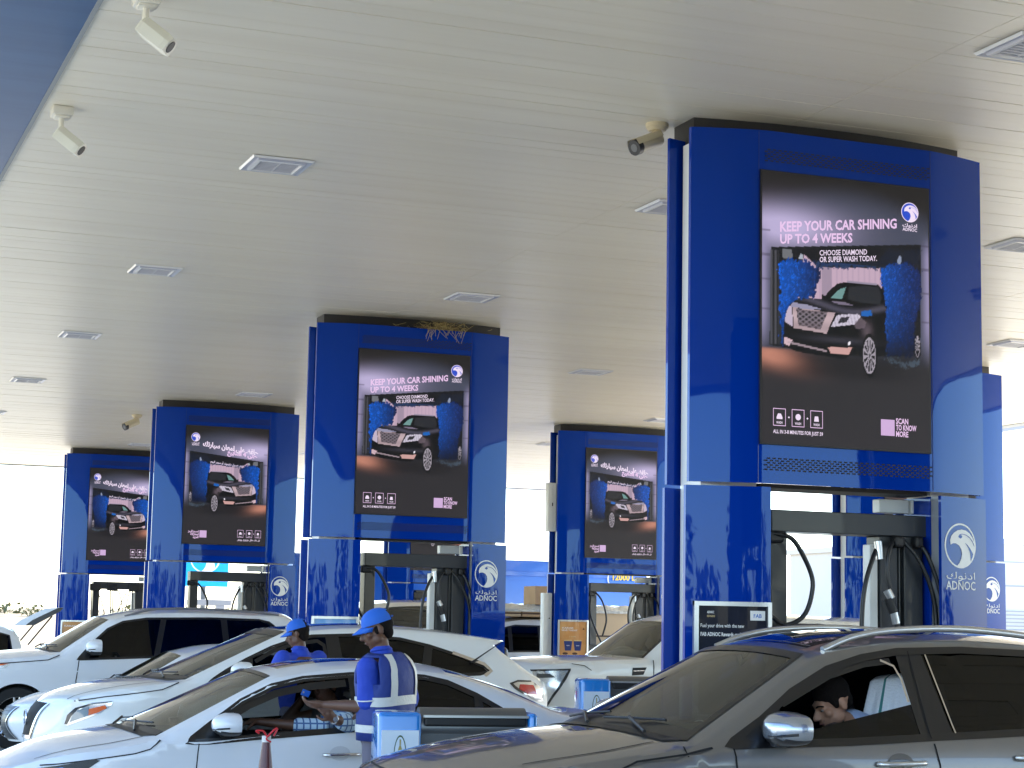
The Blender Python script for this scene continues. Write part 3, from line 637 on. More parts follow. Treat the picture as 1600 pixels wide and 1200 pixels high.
# ------------------------------------------------------------------ cars
def crv(pts, n=8, sharp=()):
    """Catmull-Rom through rows of numbers, returns array and index of each control point"""
    P = np.array(pts, float); out = []; idx = []
    for i in range(len(P)-1):
        idx.append(len(out)); p1, p2 = P[i], P[i+1]
        p0 = 2*p1-p2 if (i == 0 or i in sharp) else P[i-1]; p3 = 2*p2-p1 if (i+2 >= len(P) or i+1 in sharp) else P[i+2]
        for k in range(n):
            t = k/n; out.append(.5*((2*p1)+(p2-p0)*t+(2*p0-5*p1+4*p2-p3)*t*t+(3*p1-p0-3*p2+p3)*t**3))
    idx.append(len(out)); out.append(P[-1]); return np.array(out), idx
class Car:
    def __init__(s, name, label, cat, x0, y0, W, prof, paint, zs, k, nose=(.34, .75), tail=(.25, .7), sharp=(), rnd=.05, crease=None, group=None, low=.25, belt=None):
        s.W = W; s.yc = y0+W/2; s.x0 = x0; s.zs = zs; s.k = k; s.nose = nose; s.tail = tail; s.rnd = rnd; s.paint = paint; s.crease = crease; s.low = low
        s.root = empty(name, (x0, s.yc, 0), label, cat, group); s.ox, s.oy = x0, s.yc
        A, s.idx = crv(prof, 8, sharp)     # xe, ze, xc, zc
        s.A = A; s.XE, s.ZE, s.XC, s.ZC = A.T
        d = np.hypot(np.diff(s.XC), np.diff(s.ZC)); s.S = np.concatenate([[0], np.cumsum(np.maximum(d, .004))])
        s.xf, s.xr = min(s.XE), max(s.XE)
    def top(s, x):      # height of upper edge curve at x
        i0 = int(np.argmin(s.XE)); i1 = int(np.argmax(s.XE)); xs = s.XE[i0:i1+1]; return float(np.interp(x, xs, s.ZE[i0:i1+1]))
    def half(s, x, z):
        an, Ln = s.nose; at, Lt = s.tail
        u = min(max((s.xf+Ln-x)/Ln, 0), 1); v = min(max((x-(s.xr-Lt))/Lt, 0), 1)
        b = s.W/2*(1-an*u**2.4-at*v**2.4)
        zs = s.zs
        if z > zs: q = z-zs; b -= s.k*q*(q/(q+.04))
        if z < .55: b -= s.low*(.55-z)**2
        if s.crease: b += s.crease[1]*math.exp(-((z-s.crease[0]-s.crease[2]*(x-s.xf))/.035)**2)
        zt = s.top(x); r = s.rnd
        if z > zt-r and s.xf+.12 < x < s.xr-.05: q = min((z-zt+r)/r, 1); b -= r*.7*(1-math.sqrt(max(0, 1-q*q)))
        return b
    def sp(s, x, z, off=0, sg=-1): return (x-s.ox, sg*(s.half(x, z)+off), z)
    def tp(s, S_, t, off=0):
        xe, ze, xc, zc = (float(np.interp(S_, s.S, a)) for a in (s.XE, s.ZE, s.XC, s.ZC))
        h = s.half(xe, ze); q = abs(t)
        return (xc+(xe-xc)*q**2.2-s.ox, t*h, zc+(ze-zc)*q**2.4+off)
    def side_outline(s, arches, zb):
        out = list(zip(s.XE, s.ZE)); xr, xf = s.XE[-1], s.XE[0]
        low = [(xr, zb)]
        for cx, cz, r in sorted(arches, reverse=True):
            a0 = math.asin(max(-1, min(1, (zb-cz)/r)))
            low += [(cx+r*math.cos(a), cz+r*math.sin(a)) for a in np.linspace(a0, math.pi-a0, 22)]
        low += [(xf, zb)]
        pts = out+low; r = []
        for p in pts:
            if not r or math.hypot(p[0]-r[-1][0], p[1]-r[-1][1]) > 1e-4: r.append((float(p[0]), float(p[1])))
        return r
    def body(s, arches, zb, dlo, tholes, step=.055, zb_end=None):
        m = MB(); out = s.side_outline(arches, zb)
        n_e = len(s.XE); dens = out[:n_e]+densify(out[n_e-1:]+[out[0]], .08, False)[1:-1]
        r = []
        for p in dens:
            if not r or math.hypot(p[0]-r[-1][0], p[1]-r[-1][1]) > 1e-3: r.append(p)
        vs, fs = sheet(r, [dlo], step)
        for sg in (-1, 1): m.add([s.sp(x, z, 0, sg) for x, z in vs], fs, s.paint)
        so = [(float(a), 1.0) for a in s.S]+[(float(s.S[-1]), t) for t in np.linspace(1, -1, 18)[1:-1]]+[(float(a), -1.0) for a in s.S[::-1]]+[(0.0, t) for t in np.linspace(-1, 1, 18)[1:-1]]
        vs, fs = sheet(so, tholes, step*1.2)
        m.add([s.tp(a, t) for a, t in vs], fs, s.paint)
        o = m.build('body', s.root, 38, weld=True)
        for cx, cz, rr in arches:      # wheel-arch liners
            a = MB(); n = 18
            for sg in (-1, 1):
                v2 = []
                for i in range(n+1):
                    an = math.pi*i/n; x, z = cx+rr*math.cos(an), cz+rr*math.sin(an); v2 += [s.sp(x, z, -.002, sg), (x-s.ox, sg*(s.W/2-.34), z)]
                a.add(v2, [(2*i, 2*i+1, 2*i+3, 2*i+2) for i in range(n)], CABIN)
                v3 = [(cx-s.ox+rr*math.cos(math.pi*i/n), sg*(s.W/2-.34), cz+rr*math.sin(math.pi*i/n)) for i in range(n+1)]+[(cx-s.ox, sg*(s.W/2-.34), zb-.05)]
                a.add(v3, [tuple(range(n+2))], CABIN)
            a.build('wheel_arch', s.root)
        return o
    def patch(s, name, poly, m, off=.004, both=True, step=.05, parent=None, thick=0):
        vs, fs = sheet(densify(poly, step), [], step); mb = MB()
        for sg in ((-1, 1) if both else (-1,)): mb.add([s.sp(x, z, off, sg) for x, z in vs], fs, m)
        return mb.build(name, parent or s.root, 60)
    def panes(s, name, poly, m, off=-.006, sides=(-1, 1), step=.07):
        vs, fs = sheet(densify(poly, step), [], step)
        for sg in sides: mb = MB(); mb.add([s.sp(x, z, off, sg) for x, z in vs], fs, m); mb.build(name, s.root, 60)
    def strip(s, mb, line, w, m, off=.002, closed=False, sides=(-1, 1)):
        P = [Vector(p) for p in densify(line, .04, closed)]; n = len(P)
        for sg in sides:
            vs = []
            for i in range(n):
                a = P[i-1] if (i or closed) else P[i]; b = P[(i+1) % n] if (i < n-1 or closed) else P[i]
                t = (b-a).normalized(); nn = Vector((-t.y, t.x))*w/2
                for q in (P[i]+nn, P[i]-nn): vs.append(s.sp(q.x, q.y, off, sg))
            k = n if closed else n-1
            mb.add(vs, [(2*i, 2*i+1, (2*i+3) % (2*n), (2*i+2) % (2*n)) for i in range(k)], m)
    def tpatch(s, name, poly, m, off=.004, step=.06, parent=None):
        vs, fs = sheet(densify(poly, step), [], step); mb = MB(); mb.add([s.tp(a, t, off) for a, t in vs], fs, m); return mb.build(name, parent or s.root, 60)
    def tstrip(s, mb, line, w, m, off=.003):
        P = [Vector(p) for p in densify(line, .05, False)]; n = len(P); vs = []
        for i in range(n):
            t = (P[min(i+1, n-1)]-P[max(i-1, 0)]).normalized(); nn = Vector((-t.y, t.x))*w/2
            for q in (P[i]+nn, P[i]-nn): vs.append(s.tp(q.x, max(-1, min(1, q.y)), off))
        mb.add(vs, [(2*i, 2*i+1, 2*i+3, 2*i+2) for i in range(n-1)], m)
    def s_at(s, i, f=0.0):   # arclength at control point i (+ fraction to next)
        a = s.S[s.idx[i]]; return float(a if not f else a+(s.S[s.idx[i+1]]-a)*f)
    def interior(s, xcowl, xback, zdash, zbelt, roofz, lhd=True, pale=False):
        mt = CABINL if pale else CABIN; hw = s.W/2-.12; ox = s.ox
        m = MB(); m.box(xcowl-.2-ox, xback-ox, -hw, hw, .28, .34, CABIN)
        m.box(xcowl-.35-ox, xcowl-.33-ox, -hw, hw, .3, zdash-.1, CABIN); m.box(xback-ox, xback+.02-ox, -hw, hw, .3, zbelt-.05, CABIN)
        for sg in (-1, 1): m.box(xcowl-.1-ox, xback-ox, sg*(s.W/2-.13)-.012, sg*(s.W/2-.13)+.012, .3, zbelt-.06, mt)
        m.build('cabin_lining', s.root)
        m = MB(); m.bbox(xcowl-.10-ox, xcowl+.50-ox, -hw+.03, hw-.03, zdash-.28, zdash, CABIN, .06, 3); m.build('dashboard', s.root, 60)
        xs = xcowl+1.28
        for nm, xx, ys in (('seat', xs, (-.37, .37)), ('rear_seat', xs+.85, (-.42, .0, .42))):
            for yy in ys:
                m = MB(); m.bbox(xx-.5-ox, xx+.02-ox, yy-.23, yy+.23, .45, .62, SEAT, .05, 3)
                v0 = len(m.v); m.bbox(-.07, .07, yy-.24, yy+.24, 0, .58, SEAT, .06, 3)
                for i in range(v0, len(m.v)): x, y_, z = m.v[i]; m.v[i] = (x+xx-ox+z*.33, y_, z+.55)
                o = m.build(nm, s.root, 60)
                m = MB(); m.bbox(xx+.16-ox, xx+.27-ox, yy-.12, yy+.12, 1.14, min(1.32, roofz-.12), SEAT, .05, 3); m.cyl((xx+.2-ox, yy-.05, 1.08), (xx+.21-ox, yy-.05, 1.2), .006, CHROME, 6); m.cyl((xx+.2-ox, yy+.05, 1.08), (xx+.21-ox, yy+.05, 1.2), .006, CHROME, 6); m.build('headrest', o, 60)
        m = MB(); c0 = Vector((xcowl+.62-ox, -.37, zdash-.02)); ax = Vector((-.9, 0, -.35)).normalized(); u = Vector((0, 1, 0)); v = ax.cross(u)
        ring = [c0+(u*math.cos(a)+v*math.sin(a))*.185 for a in np.linspace(0, 2*math.pi, 25)]; m.tube(ring, .014, BLACK, 8, 0, False); m.cyl(c0, c0+ax*.2, .05, BLACK, 10)
        for a in (0, math.pi, 4.7): m.cyl(c0, c0+(u*math.cos(a)+v*math.sin(a))*.18, .012, BLACK, 6)
        m.build('steering_wheel', s.root, 60)
        m = MB(); n0 = s.idx[s.hdr]; n1 = s.idx[s.rbk]; vs = []; nt_ = 10; cnt = 0
        for i in range(n0, n1+1, 2):
            for j in range(nt_+1): p = s.tp(float(s.S[i]), -0.93+1.86*j/nt_); vs.append((p[0], p[1]*.97, p[2]-.035))
            cnt += 1
        m.add(vs, [(a*(nt_+1)+b, a*(nt_+1)+b+1, (a+1)*(nt_+1)+b+1, (a+1)*(nt_+1)+b) for a in range(cnt-1) for b in range(nt_)], mt); m.build('roof_lining', s.root, 60)
    def wheel(s, cx, r=.34, w_=.22, spokes=5):
        for sg in (-1, 1):
            y1 = sg*(s.W/2-.035); y0 = sg*(s.W/2-.035-w_); m = MB(); n = 36; prof = ((r*.68, y0), (r*.93, y0), (r, y0+sg*.03), (r, y1-sg*.03), (r*.95, y1-sg*.004), (r*.68, y1))
            vs = [(cx-s.ox+q*math.cos(2*math.pi*i/n), yy, r+q*math.sin(2*math.pi*i/n)) for i in range(n) for q, yy in prof]; k = len(prof)
            m.add(vs, [(i*k+j, i*k+j+1, ((i+1) % n)*k+j+1, ((i+1) % n)*k+j) for i in range(n) for j in range(k-1)], TYRE); wo = m.build('wheel', s.root, 40)
            m = MB(); prof = ((r*.70, y1-sg*.01), (r*.66, y1-sg*.02), (r*.62, y1-sg*.12)); k = 3
            vs = [(cx-s.ox+q*math.cos(2*math.pi*i/n), yy, r+q*math.sin(2*math.pi*i/n)) for i in range(n) for q, yy in prof]
            m.add(vs, [(i*k+j, i*k+j+1, ((i+1) % n)*k+j+1, ((i+1) % n)*k+j) for i in range(n) for j in range(k-1)], RIM)
            for q in range(spokes):
                for d in (-.13, .13):
                    a = 2*math.pi*q/spokes+math.pi/2; c0 = (cx-s.ox+.03*math.cos(a+d*6), y1-sg*.035, r+.03*math.sin(a+d*6)); c1 = (cx-s.ox+r*.67*math.cos(a+d), y1-sg*.018, r+r*.67*math.sin(a+d)); m.tube([c0, c1], [.026, .018], RIM, 6, 0)
            m.cyl((cx-s.ox, y1-sg*.06, r), (cx-s.ox, y1-sg*.012, r), .055, RIM, 16); m.cyl((cx-s.ox, y1-sg*.15, r), (cx-s.ox, y1-sg*.1, r), r*.45, MGREY, 24)
            m.build('rim', wo, 40)
    def mirror(s, x, z, m_top, w_=.2, h=.15, L=.13, sides=(-1, 1), y_=None, low_=BLACK, lamp=True):
        for sg in sides:
            yb = s.half(x, z-.05) if y_ is None else y_; c0 = Vector((x-s.ox, sg*(yb+.11), z)); n = 20; m = MB(); vs = []; rings = []
            for j, (dx, sc1) in enumerate(((-.085, .25), (-.075, .55), (-.05, .82), (-.01, 1), (.035, 1.02), (.055, .98))):
                for i in range(n):
                    a = 2*math.pi*i/n; ca, sa = math.cos(a), math.sin(a); e = .62
                    yy = math.copysign(abs(ca)**e, ca)*w_/2*sc1; zz = math.copysign(abs(sa)**e, sa)*h/2*sc1*(1-.18*(yy*sg)/(w_/2) if True else 1)
                    vs.append((c0.x+dx*L/.13, c0.y+yy+sg*.015*j*0, c0.z+zz))
            fs = [(j*n+i, j*n+(i+1) % n, (j+1)*n+(i+1) % n, (j+1)*n+i) for j in range(5) for i in range(n)]+[tuple(range(n))]
            m.add(vs, fs, m_top)
            for q in range(len(m.f)):
                zz = sum(m.v[i][2] for i in m.f[q])/len(m.f[q])
                if zz < z-h*.27: m.m[q] = m.mi(low_)
            o = m.build('side_mirror', s.root, 50)
            m = MB(); m.add([(c0.x+.05*L/.13, c0.y+w_/2*.86*math.cos(a), c0.z+h/2*.84*math.sin(a)) for a in np.linspace(0, 2*math.pi, 20)[:-1]], [tuple(range(19))], CHROME); m.build('mirror_glass', o)
            m = MB(); m.bbox(c0.x-.04, c0.x+.04, min(sg*(yb-.04), sg*(yb+.07)), max(sg*(yb-.04), sg*(yb+.07)), z-h/2-.01, z-h/2+.04, low_, .012); m.build('mirror_arm', o, 50)
            if lamp:
                m = MB(); m.tube([(c0.x-.080*L/.13, c0.y, z-h*.2), (c0.x-.062*L/.13, c0.y+sg*w_*.33, z-h*.17), (c0.x-.012, c0.y+sg*w_*.495, z-h*.13)], .007, LAMPD, 6, 4); m.build('indicator', o)
    def wipers(s, S0, spread=.55):
        for k, t0 in enumerate((-.62, .05)):
            m = MB(); p0 = Vector(s.tp(S0-.05, t0, .02)); p1 = Vector(s.tp(S0+.05, t0+.33, .03)); p2 = Vector(s.tp(S0+.03, t0+.62, .022)); m.tube([p0, p1], .009, BLACK, 6, 0)
            m.tube([Vector(s.tp(S0+.10, t0+.02, .016)), p1-Vector((0, 0, .006)), p2], .007, BLACK, 6, 3); m.build('wiper', s.root)
    def handle(s, x0, x1, z, m=None):
        for sg in (-1, 1):
            mb = MB(); pts = [Vector(s.sp(x, z+.012*(x-x0), .004+h, sg)) for x, h in ((x0, 0), (x0+.02, .028), ((x0+x1)/2, .036), (x1-.02, .028), (x1, 0))]; mb.tube(pts, .013, m or s.paint, 8, 3); mb.build('door_handle', s.root, 60)
    def finish_glass(s, c0, c1, tw=.90, mt=None, frit=.035, band=None, zero=.02):
        """windscreen between control points"""
        a, b = c0, c1; q = [(a, -tw), (a+(b-a)*.5, -tw), (b, -tw), (b, tw), (a+(b-a)*.5, tw), (a, tw)]
        return q
def frame_strip(car, poly, w_, off=.003, name='window_trim', m=None):
    mb = MB(); car.strip(mb, poly, w_, m or TRIM, off, True); return mb.build(name, car.root, 60)

GROUPC = 'cars waiting at the pumps'
# ---- grey crossover, nearest
def grey_car():
    prof = [(3.00, .32, 2.85, .30), (2.93, .55, 2.78, .52), (2.95, .80, 2.81, .80), (3.04, .95, 2.93, .962), (3.38, 1.025, 3.28, 1.078), (3.80, 1.075, 3.70, 1.15), (4.20, 1.13, 4.06, 1.185),
            (4.96, 1.555, 4.88, 1.605), (5.35, 1.625, 5.30, 1.685), (5.9, 1.645, 5.9, 1.705), (6.5, 1.60, 6.5, 1.665), (6.95, 1.50, 7.0, 1.57), (7.28, 1.10, 7.36, 1.12), (7.30, .80, 7.40, .82), (7.24, .35, 7.34, .35)]
    c = Car('grey_crossover', 'dusty dark grey crossover with roof rails, nearest car, driver window open', 'car', 5.0, 8.2, 1.86, prof, GREYC, 1.04, .50, (.30, .8), (.22, .6), (6, 7), .05, (1.055, .012, .035), GROUPC)
    c.hdr, c.rbk = 7, 10
    dlo = [(4.33, 1.135), (4.55, 1.255), (4.75, 1.385), (4.98, 1.495), (5.2, 1.555), (5.42, 1.588), (5.8, 1.60), (6.2, 1.588), (6.5, 1.55), (6.72, 1.46), (6.86, 1.34), (6.80, 1.24), (6.2, 1.20), (5.6, 1.175), (5.0, 1.15)]
    s0, s1 = c.s_at(6)+.01, c.s_at(7)-.01
    wsr = [(s0, -.885), (s1, -.86), (s1, .86), (s0, .885)]; r0, r1 = c.s_at(7)+.09, c.s_at(10)-.1; roofg = [(r0, -.74), (r1, -.74), (r1, .74), (r0, .74)]
    rw = [(c.s_at(11)+.03, -.8), (c.s_at(12)-.05, -.84), (c.s_at(12)-.05, .84), (c.s_at(11)+.03, .8)]
    ar_ = [(3.62, .36, .39), (6.42, .36, .39)]; c.body(ar_, .24, dlo, [wsr, roofg, rw])
    c.tpatch('windscreen', [(s0+.0, -.885), (s1, -.86), (s1, .86), (s0, .885)], GWIND, -.001, .07)
    mb = MB(); c.tstrip(mb, [(s0, -.87), (s1, -.845)], .05, TRIM, .004); c.tstrip(mb, [(s0, .87), (s1, .845)], .05, TRIM, .004); c.tstrip(mb, [(s1-.03, -.86), (s1-.03, .86)], .06, TRIM, .003); c.tstrip(mb, [(s0+.04, -.88), (s0+.04, .88)], .10, TRIM, .003); mb.build('windscreen_surround', c.root)
    GR = mat('roof_glass', (.008, .009, .014), .06, 0, 1, .01); c.tpatch('sunroof', roofg, GR, .0, .08)
    mb = MB(); c.tstrip(mb, [(r0+.02, -.74), (r0+.02, .74)], .012, MGREY, .005); c.tstrip(mb, [((r0+r1)/2, -.74), ((r0+r1)/2, .74)], .03, TRIM, .005); mb.build('sunroof_joint', c.root)
    c.tpatch('rear_window', rw, GTINT, 0, .08)
    cw = [(c.s_at(5, .82), -.82), (s0, -.875), (s0, .875), (c.s_at(5, .82), .82)]; c.tpatch('cowl_panel', cw, BLACK, .005)
    # door windows: front one half lowered
    c.panes('window', [(5.60, 1.178), (6.2, 1.205), (6.33, 1.215), (6.30, 1.555), (6.2, 1.575), (5.8, 1.588), (5.545, 1.583)], GTINT)
    c.panes('quarter_window', [(6.40, 1.222), (6.79, 1.25), (6.84, 1.34), (6.70, 1.45), (6.5, 1.532), (6.38, 1.55)], GTINT)
    c.panes('window', [(4.60, 1.146), (5.44, 1.168), (5.43, 1.33), (4.86, 1.215), (4.62, 1.165)], GTINT, sides=(-1,)); c.panes('window', [(4.60, 1.146), (5.44, 1.168), (5.43, 1.575), (5.2, 1.545), (4.98, 1.485), (4.75, 1.375)], GDOOR, sides=(1,))
    for nm, poly in (('door_pillar', [(5.42, 1.165), (5.61, 1.175), (5.55, 1.592), (5.40, 1.578)]), ('door_pillar', [(6.31, 1.21), (6.42, 1.22), (6.40, 1.552), (6.28, 1.565)]), ('mirror_triangle', [(4.33, 1.135), (4.62, 1.14), (4.66, 1.30), (4.55, 1.255)])): c.patch(nm, poly, TRIM, -.002)
    frame_strip(c, dlo, .035, .002)
    mb = MB(); c.strip(mb, [(4.68, 1.325), (4.98, 1.462), (5.2, 1.522), (5.36, 1.54)], .03, TRIM, -.004); c.strip(mb, [(5.30, 1.543), (5.37, 1.515), (5.395, 1.45), (5.40, 1.34)], .012, CHROME, .0005, sides=(-1,)); mb.build('window_channel', c.root)
    mb = MB(); c.strip(mb, [(5.575, 1.575), (5.60, 1.38), (5.625, 1.185)], .008, CHROME, .0015); mb.build('bright_trim', c.root)
    mb = MB(); c.strip(mb, [(4.36, 1.13), (4.37, 1.0), (4.34, .7), (4.36, .34)], .009, SEAM); c.strip(mb, [(5.475, 1.165), (5.50, 1.0), (5.51, .6), (5.50, .34)], .009, SEAM); c.strip(mb, [(6.33, 1.2), (6.36, .95), (6.25, .76), (6.0, .5), (5.98, .34)], .009, SEAM); c.strip(mb, [(4.25, 1.125), (4.1, 1.095), (3.85, 1.065), (3.74, 1.02), (3.70, .95)], .009, SEAM); c.strip(mb, [(4.115, 1.13), (4.115, 1.085)], .008, SEAM); c.strip(mb, [(5.47, 1.165), (5.475, 1.59)], .006, SEAM, .003); mb.build('door_gap', c.root)
    mb = MB()
    for sg in (-1, 1):
        P = [Vector(c.tp(S_, sg*tt, h)) for S_, tt, h in ((c.s_at(7)+.10, .90, .004), (c.s_at(7)+.30, .91, .035), (c.s_at(8)+.15, .93, .05), (c.s_at(9), .93, .052), (c.s_at(10)-.1, .92, .04), (c.s_at(10)+.2, .9, .005))]
        mb.tube(P, .018, SILVER, 8, 5); q = mb.build('roof_rail', c.root, 50); mb = MB()
    c.mirror(4.60, 1.215, mat('silver_mirror', (.42, .46, .52), .22, .75, 1), .27, .155, .16, low_=mat('grey_mirror_foot', (.035, .035, .04), .35, .2, .6))
    c.handle(5.14, 5.40, 1.045, SILVER); c.handle(5.95, 6.2, 1.07, SILVER)
    c.patch('handle_recess_shade', [(5.27+.072*math.cos(2*math.pi*i/20), 1.05+.046*math.sin(2*math.pi*i/20)) for i in range(20)], mat('handle_recess_shade', (.09, .088, .085), .35, .6, 1), .0025, False, .03)  # flat patch of darker grey paint standing in for the hollow's shade
    c.patch('headlight', [(2.97, .80), (3.02, .90), (3.3, .93), (3.5, .90), (3.3, .84)], LAMPG, .006); c.tpatch('grille', [(c.s_at(1), -.6), (c.s_at(2, .6), -.6), (c.s_at(2, .6), .6), (c.s_at(1), .6)], DGREY, .004)
    c.wheel(3.62, .36); c.wheel(6.42, .36); c.interior(4.2, 7.0, 1.10, 1.15, 1.6); c.wipers(s0)
    mb = MB(); c.tstrip(mb, [(c.s_at(4), -.86), (c.s_at(5), -.84), (c.s_at(6)-.1, -.80)], .012, SEAM, .003); c.tstrip(mb, [(c.s_at(4), .86), (c.s_at(5), .84), (c.s_at(6)-.1, .80)], .012, SEAM, .003); c.tstrip(mb, [(c.s_at(3, .1), -.7), (c.s_at(3, .02), 0), (c.s_at(3, .1), .7)], .012, SEAM, .003); mb.build('bonnet_gap', c.root)
    return c
grey = grey_car()
# ---- white saloon
def saloon():
    prof = [(1.62, .28, 1.40, .26), (1.55, .48, 1.33, .46), (1.60, .64, 1.38, .62), (1.78, .72, 1.62, .70), (2.05, .785, 1.95, .835), (2.35, .825, 2.25, .895), (2.63, .885, 2.50, .93),
            (3.47, 1.295, 3.42, 1.345), (3.9, 1.355, 3.85, 1.415), (4.3, 1.365, 4.25, 1.43), (4.72, 1.33, 4.75, 1.395), (5.15, 1.215, 5.3, 1.25), (5.62, 1.045, 5.75, 1.075), (6.0, 1.03, 6.1, 1.06), (6.08, .85, 6.18, .9), (6.02, .32, 6.12, .32)]
    c = Car('white_saloon', 'white saloon with its driver paying the attendant through the open window', 'car', 3.8, 13.15, 1.8, prof, WHITE, .86, .56, (.34, .9), (.22, .7), (6, 7), .045, (.80, .01, .05), GROUPC)
    c.hdr, c.rbk = 7, 10
    dlo = [(2.80, .865), (2.97, .985), (3.2, 1.135), (3.43, 1.24), (3.66, 1.292), (4.01, 1.322), (4.3, 1.325), (4.57, 1.31), (4.74, 1.275), (4.95, 1.185), (5.16, 1.065), (5.1, 1.035), (4.6, 1.0), (4.0, .95), (3.3, .90), (2.95, .868)]
    s0, s1 = c.s_at(6)+.01, c.s_at(7)-.01; wsr = [(s0, -.89), (s1, -.86), (s1, .86), (s0, .89)]; rw = [(c.s_at(10)+.06, -.82), (c.s_at(12)-.07, -.84), (c.s_at(12)-.07, .84), (c.s_at(10)+.06, .82)]
    r0, r1 = c.s_at(7)+.12, c.s_at(9)-.0; roofg = [(r0, -.55), (r1, -.55), (r1, .55), (r0, .55)]
    c.body([(2.30, .32, .35), (5.02, .32, .35)], .22, dlo, [wsr, rw, roofg])
    c.tpatch('sunroof', roofg, mat('roof_glass', (.008, .009, .014), .06, 0, 1, .01), .0, .08)
    c.tpatch('windscreen', wsr, GWIND, 0, .07); c.tpatch('rear_window', rw, GTINT, 0, .08)
    mb = MB(); c.tstrip(mb, [(s1-.02, -.86), (s1-.02, .86)], .04, TRIM, .003); c.tstrip(mb, [(s0+.03, -.88), (s0+.03, .88)], .07, TRIM, .003); mb.build('windscreen_surround', c.root)
    c.tpatch('cowl_panel', [(c.s_at(5, .78), -.8), (s0, -.88), (s0, .88), (c.s_at(5, .78), .8)], BLACK, .004)
    c.panes('window', [(4.13, .965), (4.6, 1.003), (4.92, 1.025), (4.935, 1.18), (4.74, 1.262), (4.57, 1.296), (4.3, 1.312), (4.11, 1.310)], GTINT)
    c.panes('quarter_window', [(4.98, 1.03), (5.1, 1.042), (5.14, 1.065), (4.98, 1.155)], GTINT)
    c.panes('window', [(3.08, .885), (4.02, .955), (4.0, 1.31), (3.66, 1.28), (3.43, 1.228), (3.2, 1.122), (3.1, 1.05)], GDOOR, sides=(1,))
    for nm, poly in (('door_pillar', [(4.0, .95), (4.14, .96), (4.12, 1.325), (3.99, 1.318)]), ('mirror_triangle', [(2.80, .865), (3.08, .885), (3.10, 1.065), (2.97, .985)]), ('door_pillar', [(4.91, 1.02), (4.99, 1.03), (4.99, 1.165), (4.93, 1.19)])): c.patch(nm, poly, TRIM, -.002)
    frame_strip(c, dlo, .04, .002); mb = MB(); c.strip(mb, [(3.12, 1.04), (3.25, 1.11), (3.45, 1.19), (3.7, 1.24), (3.97, 1.265)], .05, TRIM, -.006); mb.build('window_channel', c.root)
    mb = MB(); c.strip(mb, [(2.88, .855), (2.87, .7), (2.86, .5), (2.9, .32)], .008, SEAM); c.strip(mb, [(4.06, .945), (4.09, .75), (4.1, .34)], .008, SEAM); c.strip(mb, [(5.1, 1.0), (5.0, .8), (4.7, .5)], .008, SEAM); c.strip(mb, [(2.62, .88), (2.55, .82), (2.45, .79), (2.2, .755), (1.95, .72), (1.84, .71)], .008, SEAM); mb.build('door_gap', c.root)
    c.mirror(3.06, .985, WHITE, .22, .15, .17); c.handle(3.76, 4.02, .775, CHROME); c.handle(4.70, 4.92, .83, CHROME)
    c.patch('handle_recess_shade', [(3.88+.075*math.cos(2*math.pi*i/20), .785+.05*math.sin(2*math.pi*i/20)) for i in range(20)], mat('handle_recess_shade_white', (.6, .62, .65), .35, 0, 1), .0025, False, .03)  # shade of the handle hollow painted on as a dimmer white patch
    h = c.patch('headlight', [(1.66, .60), (1.72, .675), (1.95, .71), (2.18, .755), (2.22, .745), (2.10, .66), (1.95, .61), (1.75, .57)], LAMPD, .004); c.patch('lamp_lens', [(1.70, .60), (1.76, .665), (1.98, .70), (2.02, .68), (1.93, .62), (1.78, .585)], mat('blue_tinted_lens', (.12, .25, .55), .1, .3, 1), .007, parent=h)
    h = c.patch('tail_light', [(5.66, 1.0), (5.96, .99), (6.0, .86), (5.8, .84)], RED, .004)
    c.wheel(2.30, .32); c.wheel(5.02, .32); c.interior(2.63, 5.3, .90, .92, 1.33); c.wipers(s0)
    mb = MB(); c.tstrip(mb, [(c.s_at(3, .3), -.86), (c.s_at(4), -.85), (c.s_at(6)-.05, -.82)], .012, SEAM, .003); c.tstrip(mb, [(c.s_at(3, .3), .86), (c.s_at(4), .85), (c.s_at(6)-.05, .82)], .012, SEAM, .003); mb.build('bonnet_gap', c.root)
    return c
saloon_ = saloon()
